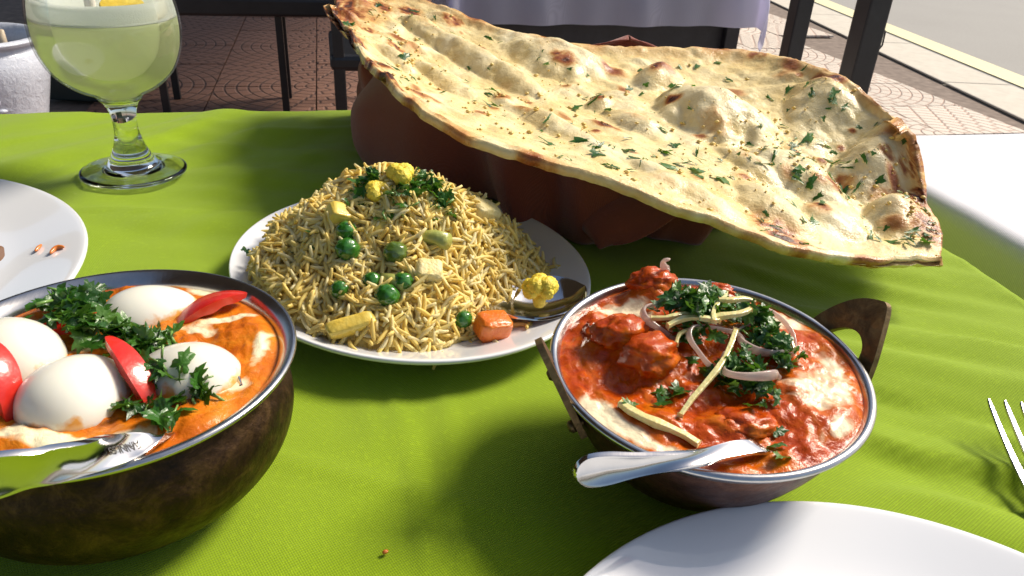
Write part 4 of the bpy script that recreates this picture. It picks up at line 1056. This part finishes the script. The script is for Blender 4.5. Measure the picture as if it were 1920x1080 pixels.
clump('coriander heap at the right of the curry', kc_([(1420, 610, 2), (1440, 640, 2), (1455, 655, 1.5), (1400, 610, 1)]), lambda x, y: ktab(x, y) + .002, 110, .0036, .008, (.35, .75))
clump('coriander heap at the front of the onion rings', kc_([(1390, 700, 2), (1410, 710, 2), (1370, 690, 1), (1400, 680, 1)]), lambda x, y: ktab(x, y) + .002, 100, .0038, .008, (.35, .75))
g = empty('coriander_garnish', KM @ Vector((0, -.02, kl)))
for px, py, s in [(1245, 725, .9), (1262, 735, .8), (1275, 722, .7), (1240, 745, .7), (1320, 690, .7), (1330, 700, .7), (1185, 755, .6), (1450, 825, .7), (1470, 845, .7), (1460, 800, .6), (1440, 585, .7), (1450, 590, .5), (1300, 680, .6)]:
    p = kpt(px, py, kl + .004); q = KM @ Vector((p.x, p.y, ksurf(p.x, p.y) + .0015)); put_leaf(g, q - g.location, None, s, False, .5)
tag(g, 'single coriander leaves scattered on the front of the red curry', 'herb garnish')
# spoon in the red curry
h0 = at(1078, 888, .052); h1 = at(1290, 862, .054); h2 = at(1425, 838, .0475)
sp = empty('curry_spoon', h1)
dv = (h2 - h1)
pts = [h0, h0 + (h1 - h0) * .012, h0 + (h1 - h0) * .05, h0 + (h1 - h0) * .13, h0 + (h1 - h0) * .30, h0 + (h1 - h0) * .6, h1, h1 + dv * .55 + Vector((0, 0, .001)), h2, h2 + dv * .25 + Vector((0, .006, -.008)), h2 + dv * .45 + Vector((0, .016, -.014)), h2 + dv * .55 + Vector((0, .024, -.016))]
o = utensil('handle_and_bowl', [tuple(p - h1) for p in pts], [(-.05, -.97, .20)] * 6 + [(-.1, -.75, .60), (-.1, -.45, .9)] + [(0, -.1, 1)] * 4, [.0007, .0022, .0040, .0054, .0054, .0038, .0026, .0028, .0035, .009, .010, .004], [.0, .0002, .0006, .0010, .0014, .0012, .001, .0004, 0, .003, .003, .0], M_CUTLERY, sp, .0018)
tag(sp, 'steel spoon leaning on the front rim of the red curry pan', 'spoon')

# --- left pan with egg curry
PC = Vector((-.1415, .2228, T + .0012)); PR, PH = .0642, .058
pan = empty('handi_pan', PC)
prof_out = smoothprof([(0, 0), (.027, 0), (.038, .003), (.050, .0098), (.0582, .0200), (.0618, .0310), (.0615, .041), (.0590, .0485), (.0582, .0515), (.0595, .0535)], 5)
v, f = lathe(prof_out, 128); obj('outer_shell', v, f, M_COPPER, pan)
prof_in = smoothprof([(.0594, .0528), (.0612, .0545), (.0640, .0562), (.0650, .0574), (.0648, .0584), (.0636, .0588), (.0618, .0580), (.0598, .0562), (.0580, .053), (.0575, .048), (.058, .035), (.05, .014), (.03, .006), (0, .006)], 4)
v, f = lathe(prof_in, 144); obj('steel_lining', v, f, M_STEEL, pan)
tag(pan, 'large dark copper pan with steel rim holding eggs, lower left', 'pan')
pl0 = .0540
PM = Matrix.Translation(PC)
def ppt(px, py, z): return at(px, py, z + .0012) - PC
def PBq(px, py, sx, sy, a, h):
    p = ppt(px, py, pl0); return (p.x, p.y, sx, sy, math.radians(a), h)
P_L = [PBq(480, 640, .012, .012, 0, .003), PBq(230, 545, .012, .006, 0, .003), PBq(40, 830, .012, .006, 0, .003), PBq(350, 790, .010, .006, 0, .003), PBq(440, 620, .008, .008, 0, .0025)]
def p_h(x, y): return gauss(x, y, P_L) + .0016 * fbm(x * 100, y * 100, 3, 15) + .0009 * fbm(x * 240, y * 240, 3, 16)
P_C = [PBq(395, 545, .012, .004, 0, .8), PBq(430, 600, .012, .003, 25, .7), PBq(380, 625, .008, .003, 0, .6), PBq(130, 835, .016, .004, 0, .8), PBq(60, 780, .004, .008, 0, .7), PBq(400, 730, .014, .003, 20, .7), PBq(490, 660, .003, .012, 0, .55), PBq(170, 590, .012, .004, 0, .6), PBq(250, 820, .010, .004, 30, .5), PBq(90, 670, .006, .004, 0, .6), PBq(190, 650, .01, .004, 0, .6)]
M_EGGC = curry_mat('orange_curry', (.40, .07, .003), (.60, .15, .008), (.70, .26, .02), (.84, .76, .50))
pc_ = pan_contents('orange_curry', PM, .0588, pl0, p_h, lambda x, y: 1.35 * gauss(x, y, [(a, b, c * 1.25, d * 1.35, e, g) for a, b, c, d, e, g in P_C]), M_EGGC, 'orange egg curry filling the dark copper pan', 'curry')
def psurf(x, y): return pl0 + .0012 + float(p_h(np.array([x - PC.x]), np.array([y - PC.y]))[0])
m = MT('boiled_egg'); n = m.noise(25, 3); gp = m.n('NewGeometry'); sz = m.n('SeparateXYZ'); m.t.links.new(gp.outputs['Position'], sz.inputs[0])
stn = m.math('MULTIPLY', m.math('ADD', m.math('SUBTRACT', T + .0572, sz.outputs[2]), m.math('MULTIPLY', m.math('SUBTRACT', m.noise(130, 4), .5), .016)), 420., True)
m.B(base=m.mix(stn, m.ramp(n, [(.3, (.78, .76, .64)), (.7, (.82, .80, .71))]), m.ramp(m.noise(90, 3), [(.42, (.80, .66, .36)), (.6, (.72, .34, .06))])), rough=.24, coat=.35, coatr=.12, sss=.35, sssr=(1, .9, .7), ssss=.006, normal=m.bump(m.noise(60, 3), .15, .001)); M_EGG = m.m
def egg(px, py, z, a, b, rz, tilt, label):
    c = at(px, py, z); V = []; n, k_ = 48, 32
    for i in range(n):
        t = math.pi * i / (n - 1); x = math.cos(t); r = math.sin(t) * (1 - .14 * x)
        for k in range(k_):
            w = 2 * math.pi * k / k_; V.append((a * x, b * r * math.cos(w), b * r * math.sin(w)))
    F = [(i * k_ + k, (i + 1) * k_ + k, (i + 1) * k_ + (k + 1) % k_, i * k_ + (k + 1) % k_) for i in range(n - 1) for k in range(k_)]
    bm = bmesh.new(); me = mesh('egg', V, F); bm.from_mesh(me); bmesh.ops.remove_doubles(bm, verts=bm.verts, dist=1e-5); bmesh.ops.recalc_face_normals(bm, faces=bm.faces); bm.to_mesh(me); bm.free(); me.polygons.foreach_set('use_smooth', [True] * len(me.polygons))
    o = link('boiled_egg', me, M_EGG); o.location = c; o.rotation_euler = (0, tilt, rz); tag(o, label, 'egg', 'boiled eggs in the orange curry'); return o
egg(146, 757, .0530, .0182, .0168, math.radians(70), math.radians(-12), 'boiled egg nearest the viewer, left of the standing tomato wedge')
egg(18, 680, .0530, .0215, .0165, math.radians(150), math.radians(8), 'boiled egg cut off by the left edge of the picture')
egg(352, 724, .0495, .0208, .0158, math.radians(170), math.radians(4), 'boiled egg at the right, with coriander lying across it')
egg(285, 604, .0490, .0200, .0152, math.radians(25), math.radians(-6), 'boiled egg at the back of the copper pan')
m = MT('tomato'); n = m.noise(120, 3); fl = m.attr('flesh')
m.B(base=m.mix(fl, m.ramp(n, [(.3, (.52, .012, .006)), (.7, (.66, .03, .012))]), (.60, .045, .02)), rough=.26, coat=.25, coatr=.12, sss=.2, sssr=(1, .2, .1), ssss=.004, normal=m.bump(m.noise(240, 3), .25, .001)); M_TOM = m.m
def wedge(p0, p1, hw, bend, outv, label, th=.0040):
    """segment of a round tomato: lune of skin outside, cut faces and flesh inside; outv = where the skin bulges to"""
    p0, p1, up = Vector(p0), Vector(p1), Vector(outv).normalized(); d = p1 - p0; L = d.length; t_ = d.normalized(); up = (up - t_ * up.dot(t_)).normalized(); s_ = t_.cross(up)
    T0 = math.radians(34); R = L / 2 / math.sin(T0); c = d / 2 - up * R * math.cos(T0); n, k_ = 30, 13; V = []; F = []; FL = []
    def pt(th_, ph, r): return tuple(c + t_ * r * math.sin(th_) + (up * math.cos(ph) + s_ * math.sin(ph)) * r * math.cos(th_))
    def sheet(fn, nu, nv, fl):
        o_ = len(V)
        for i in range(nu):
            for j in range(nv): V.append(fn(i / (nu - 1), j / (nv - 1))); FL.append(fl)
        F.extend(gridfaces(nu, nv, False, o_))
    hp = math.asin(min(.9, hw / R)); inner = lambda u: th * (.55 + .45 * math.sin(math.pi * u)) * (1 + .12 * math.sin(u * 17))
    tp = lambda u: .22 + .78 * math.sin(math.pi * min(1, max(0, u))) ** .55
    sheet(lambda u, v: pt(-T0 + 2 * T0 * u, (-hp + 2 * hp * v) * tp(u), R), n, k_, 0.)
    sheet(lambda u, v: pt(-T0 + 2 * T0 * u, (hp - 2 * hp * v) * tp(u), R - inner(u)), n, k_, 1.)
    for sg in (-1, 1): sheet(lambda u, v: pt(-T0 + 2 * T0 * u, sg * hp * tp(u), R - inner(u) * (v if sg < 0 else 1 - v)), n, 5, .75)
    for sg in (-1, 1): sheet(lambda u, v: pt(sg * T0, (-hp + 2 * hp * u) * tp((sg + 1) / 2), R - inner((sg + 1) / 2) * v), k_, 4, .6)
    me = mesh('tomato_wedge', V, F); fattr(me, 'flesh', FL); o = link('tomato_wedge', me, M_TOM); o.location = p0; tag(o, label, 'tomato wedge', 'tomato wedges in the orange curry'); return o
wedge(at(201, 630, .070), at(288, 772, .053), .0038, 0, (.75, -.35, .6), 'slim red tomato wedge standing between the two front eggs')
wedge(at(328, 610, .055), at(462, 548, .060), .0054, 0, (.15, .35, .9), 'red tomato wedge leaning on the back right rim of the pan')
wedge(at(-10, 640, .074), at(20, 795, .054), .0040, 0, (.8, -.2, .6), 'red tomato wedge at the left edge, on the cut off egg')
wedge(at(55, 628, .053), at(215, 600, .054), .0070, 0, (.1, -.2, .95), 'red tomato wedge half hidden under the coriander')
def psur2(x, y): return psurf(x, y) + .004
def pw(L, z=.062):
    return [(at(px, py, z).x, at(px, py, z).y, w) for px, py, w in L]
EGGS = [(o.matrix_basis.copy(), o) for o in bpy.data.objects if o.name.startswith('boiled_egg')]
bpy.context.view_layer.update()
def egg_top(x, y):
    z = psurf(x, y)
    for o in [e[1] for e in EGGS]:
        Mi = o.matrix_world.inverted(); hit, p, nn, ix = o.ray_cast(Mi @ Vector((x, y, T + .2)), Mi.to_3x3() @ Vector((0, 0, -1)))
        if hit: z = max(z, (o.matrix_world @ p).z - T)
    return z
clump('chopped coriander heap at the back left of the egg curry', pw([(120, 575, 2), (150, 590, 2), (170, 565, 1), (150, 615, 1.5), (185, 625, 1.5)], .058), lambda x, y: egg_top(x, y) + .003, 110, .0036, .007, (.5, .95))
clump('coriander between the eggs in the middle of the pan', pw([(225, 620, 2), (250, 635, 2), (275, 640, 1.5), (300, 630, 1), (230, 645, 1)], .060), lambda x, y: egg_top(x, y) + .001, 90, .003, .006, (.45, .9))
clump('line of coriander lying across the right boiled egg', pw([(270, 668, 1), (300, 675, 1.5), (335, 685, 1.5), (370, 695, 1.5), (385, 700, 1)], .066), lambda x, y: egg_top(x, y), 34, .0014, .003, (.5, .85))
clump('coriander sprig at the front of the egg curry', pw([(250, 770, 1.5), (290, 765, 1.5), (330, 760, 1), (300, 795, 1.2), (315, 790, 1)], .056), lambda x, y: egg_top(x, y), 26, .002, .003, (.5, .9), .25)
g = empty('coriander_garnish', at(183, 820, .056))
for px, py, s in [(180, 822, .7), (186, 818, .5), (20, 603, .8), (35, 605, .7), (290, 718, .3)]:
    p = at(px, py, .06); p.z = T + egg_top(p.x, p.y) + .0015; put_leaf(g, p - g.location, None, s, False, .4)
tag(g, 'stray coriander leaves near the front and left of the egg curry', 'herb garnish')
# serving spoon in the egg curry
s0 = at(-150, 925, .078); s1 = at(0, 892, .075); s2 = at(150, 862, .0700); s3 = at(305, 820, .0575)
dv = s3 - s2
sp = empty('serving_spoon', s2)
tipq = at(452, 712, .0555)
pts = [s0, s1, s1 + (s2 - s1) * .5, s2, s2 + dv * .6, s3, s3 + (tipq - s3) * .30 + Vector((-.010, .008, -.012)), s3 + (tipq - s3) * .68 + Vector((-.010, .004, -.012)), tipq]
o = utensil('handle_and_bowl', [tuple(p - s2) for p in pts], [(-.05, -.98, .12)] * 3 + [(-.05, -.93, .36), (-.05, -.80, .62), (-.1, -.6, .8)] + [(0, -.15, 1)] * 3, [.0074, .0068, .0060, .0050, .0042, .0014, .008, .010, .0030], [.001, .001, .001, .001, .0008, 0, .004, .004, 0], M_CUTLERY, sp, .0020)
tag(sp, 'broad steel spoon handle resting on the copper pan, lower left', 'spoon')
tcu = bpy.data.curves.new('engraving', 'FONT'); tcu.body = 'STAINLESS'; tcu.size = .0030; tcu.align_x = 'CENTER'; tcu.align_y = 'CENTER'; tcu.extrude = .00004
tmp = bpy.data.objects.new('tmp_text', tcu); COL.objects.link(tmp); bpy.context.view_layer.update()
tme = bpy.data.meshes.new_from_object(tmp.evaluated_get(bpy.context.evaluated_depsgraph_get())); bpy.data.objects.remove(tmp)
to = link('engraved_text', tme, plain('engraving_dark', (.06, .055, .05), .5).m, sp)
tp = s2 + dv * .52 - s2; ax_ = dv.normalized(); up_ = Vector((-.05, -.82, .58)); up_ = (up_ - ax_ * up_.dot(ax_)).normalized(); ay_ = up_.cross(ax_)
Rt = Matrix((( -ax_.x, -ay_.x, up_.x), (-ax_.y, -ay_.y, up_.y), (-ax_.z, -ay_.z, up_.z))).to_4x4()
to.matrix_basis = Matrix.Translation(tp + up_ * .0012) @ Rt

# ------------------------------------------------------------------ fork
fk = at(1915, 880, .006); ff = empty('table_fork', (fk.x + .006, .232, T + .0008)); ff.rotation_euler.z = math.radians(-6)
def fz(y): return .0045 + .010 * max(0, (y - .0) / .055) ** 1.6 if y > 0 else .0045
for k, x in enumerate((-.0105, -.0035, .0035, .0105)):
    V = []; n = 12
    for i in range(n):
        t = i / (n - 1); y = .004 + .052 * t; w = .0019 * (1 - .45 * t) if t < .95 else .0006; z = fz(y)
        for sx, sz in ((-1, -1), (1, -1), (1, 1), (-1, 1)): V.append((x + sx * w, y, z + sz * .0009))
    F = [(i * 4 + q, i * 4 + (q + 1) % 4, (i + 1) * 4 + (q + 1) % 4, (i + 1) * 4 + q) for i in range(n - 1) for q in range(4)] + [(0, 3, 2, 1)[::-1], tuple((n - 1) * 4 + q for q in range(4))]
    o = obj('tine', V, F, M_CUTLERY, ff, False); b = o.modifiers.new('b', 'BEVEL'); b.width = .0005; b.segments = 2
o = utensil('neck_and_handle', [(0, .0055, .0045), (0, -.002, .0045), (0, -.016, .0040), (0, -.03, .0055), (0, -.05, .0085), (0, -.08, .0095), (0, -.12, .006), (0, -.15, .0035), (0, -.158, .003)], [(0, 0, 1)] * 9, [.0125, .0125, .0105, .005, .0032, .0036, .0055, .0065, .003], [0, .0004, .0008, .0003, 0, 0, 0, 0, 0], M_CUTLERY, ff, .0020)
tag(ff, 'steel fork with four tines at the right edge of the table', 'fork')

# ------------------------------------------------------------------ goblet with drink
GX, GY = -.2890, .5440
m = MT('clear_glass'); m.B(base=(.98, .99, .97), rough=.0, trans=1., ior=1.48, spec=.5); M_GLASS = m.m
m = MT('thin_glass')
fr = m.n('LayerWeight'); m.set(fr, 'Blend', .28); tb = m.n('BsdfTransparent'); tb.inputs[0].default_value = (.96, .98, .96, 1); gb = m.n('BsdfGlossy'); gb.inputs['Roughness'].default_value = .02
mx = m.n('MixShader'); m.t.links.new(m.math('ADD', m.math('MULTIPLY', fr.outputs[0], .4), .015), mx.inputs[0]); m.t.links.new(tb.outputs[0], mx.inputs[1]); m.t.links.new(gb.outputs[0], mx.inputs[2]); m.t.links.new(mx.outputs[0], m.out.inputs[0]); M_THIN = m.m
gob = empty('goblet', (GX, GY, T + .0015))
ft = smoothprof([(0, .0015), (.020, .0015), (.033, .0), (.0365, .0008), (.0372, .0022), (.0362, .0036), (.030, .0046), (.0205, .0066), (.0165, .0105), (.0115, .020), (.0088, .030), (.0082, .038), (.0090, .046), (.0115, .0530), (.0150, .0570), (.0115, .0562), (.006, .0555), (0, .0552)], 6)
v, f = lathe(ft, 96); o = obj('stem_and_foot', v, f, M_GLASS, gob)
BW = [(.0, .0560), (.0125, .0566), (.0180, .0600), (.0285, .0655), (.0392, .0755), (.0455, .0880), (.0480, .1005), (.0480, .1130), (.0460, .1260), (.0435, .1400)]
def inset(P, d): return [(max(0, r - d), z + d * .6 if r < .03 else z) for r, z in P]
v, f = lathe(smoothprof(BW, 6) + smoothprof(inset(BW, .0014)[::-1], 6), 112); obj('bowl', v, f, M_THIN, gob)
tag(gob, 'clear stemmed glass goblet at the far left of the table', 'glass')
def cloudy(name, dif, tra, k, rough=.3, nb=None):
    m = MT(name); d = m.n('BsdfDiffuse'); d.inputs[0].default_value = (*dif, 1); t = m.n('BsdfTranslucent'); t.inputs[0].default_value = (*tra, 1); mx = m.n('MixShader'); m.set(mx, 0, k)
    if nb: n = m.noise(nb, 4, .7); bn_ = m.bump(n, .7, .0015); m.set(d, 'Normal', bn_)
    m.t.links.new(d.outputs[0], mx.inputs[1]); m.t.links.new(t.outputs[0], mx.inputs[2]); m.t.links.new(mx.outputs[0], m.out.inputs[0]); return m
m = cloudy('lime_drink', (.84, .86, .60), (.94, .95, .70), .70)
dr = empty('lime_drink', (GX, GY, T + .0015)); LV = .1130
P_in = [(r - .0004 if r > 0 else 0, z) for r, z in smoothprof(inset(BW, .0016), 6)]
low = [p for p in P_in if p[1] < LV]
v, f = lathe(low + [(low[-1][0], LV), (low[-1][0] * .5, LV), (0, LV)], 96); obj('liquid', v, f, m.m, dr)
m = cloudy('foam', (.95, .95, .94), (.98, .98, .97), .5, .6, 900)
foam = [p for p in P_in if LV <= p[1] < LV + .013]
v, f = lathe([(foam[0][0], LV + .0005)] + foam + [(foam[-1][0] - .003, LV + .0125), (foam[-1][0] - .008, LV + .0095), (foam[-1][0] - .014, LV + .0060), (.015, LV + .0035), (0, LV + .003)], 96); obj('foam', v, f, m.m, dr)
tag(dr, 'cloudy pale lime drink with white foam in the goblet', 'drink')
m = plain('straw_plastic', (.74, .68, .62), .35); 
v, f = tube([(0, 0, 0), (-.006, .012, .11)], .0032, 20, False); o = obj('drinking_straw', v, f, m.m); o.location = (GX - .004, GY - .008, T + .075); solidify(o, .0004)
tag(o, 'pale straw standing in the lime drink', 'straw')
M_LEM = mottled('lemon', (.72, .46, .02), (.82, .62, .10), 120, .35, .001, 300, coat=.3).m
v, f = lathe(smoothprof([(0, .002), (.011, .0022), (.0135, .002), (.0140, 0), (.0135, -.002), (.011, -.0022), (0, -.002)], 3), 40); o = obj('lemon_slice', v, f, M_LEM); o.location = (GX + .020, GY - .012, T + .0015 + LV + .0085); o.rotation_euler = (.25, .15, 0)
tag(o, 'yellow lemon slice floating on the foam of the drink', 'lemon slice')
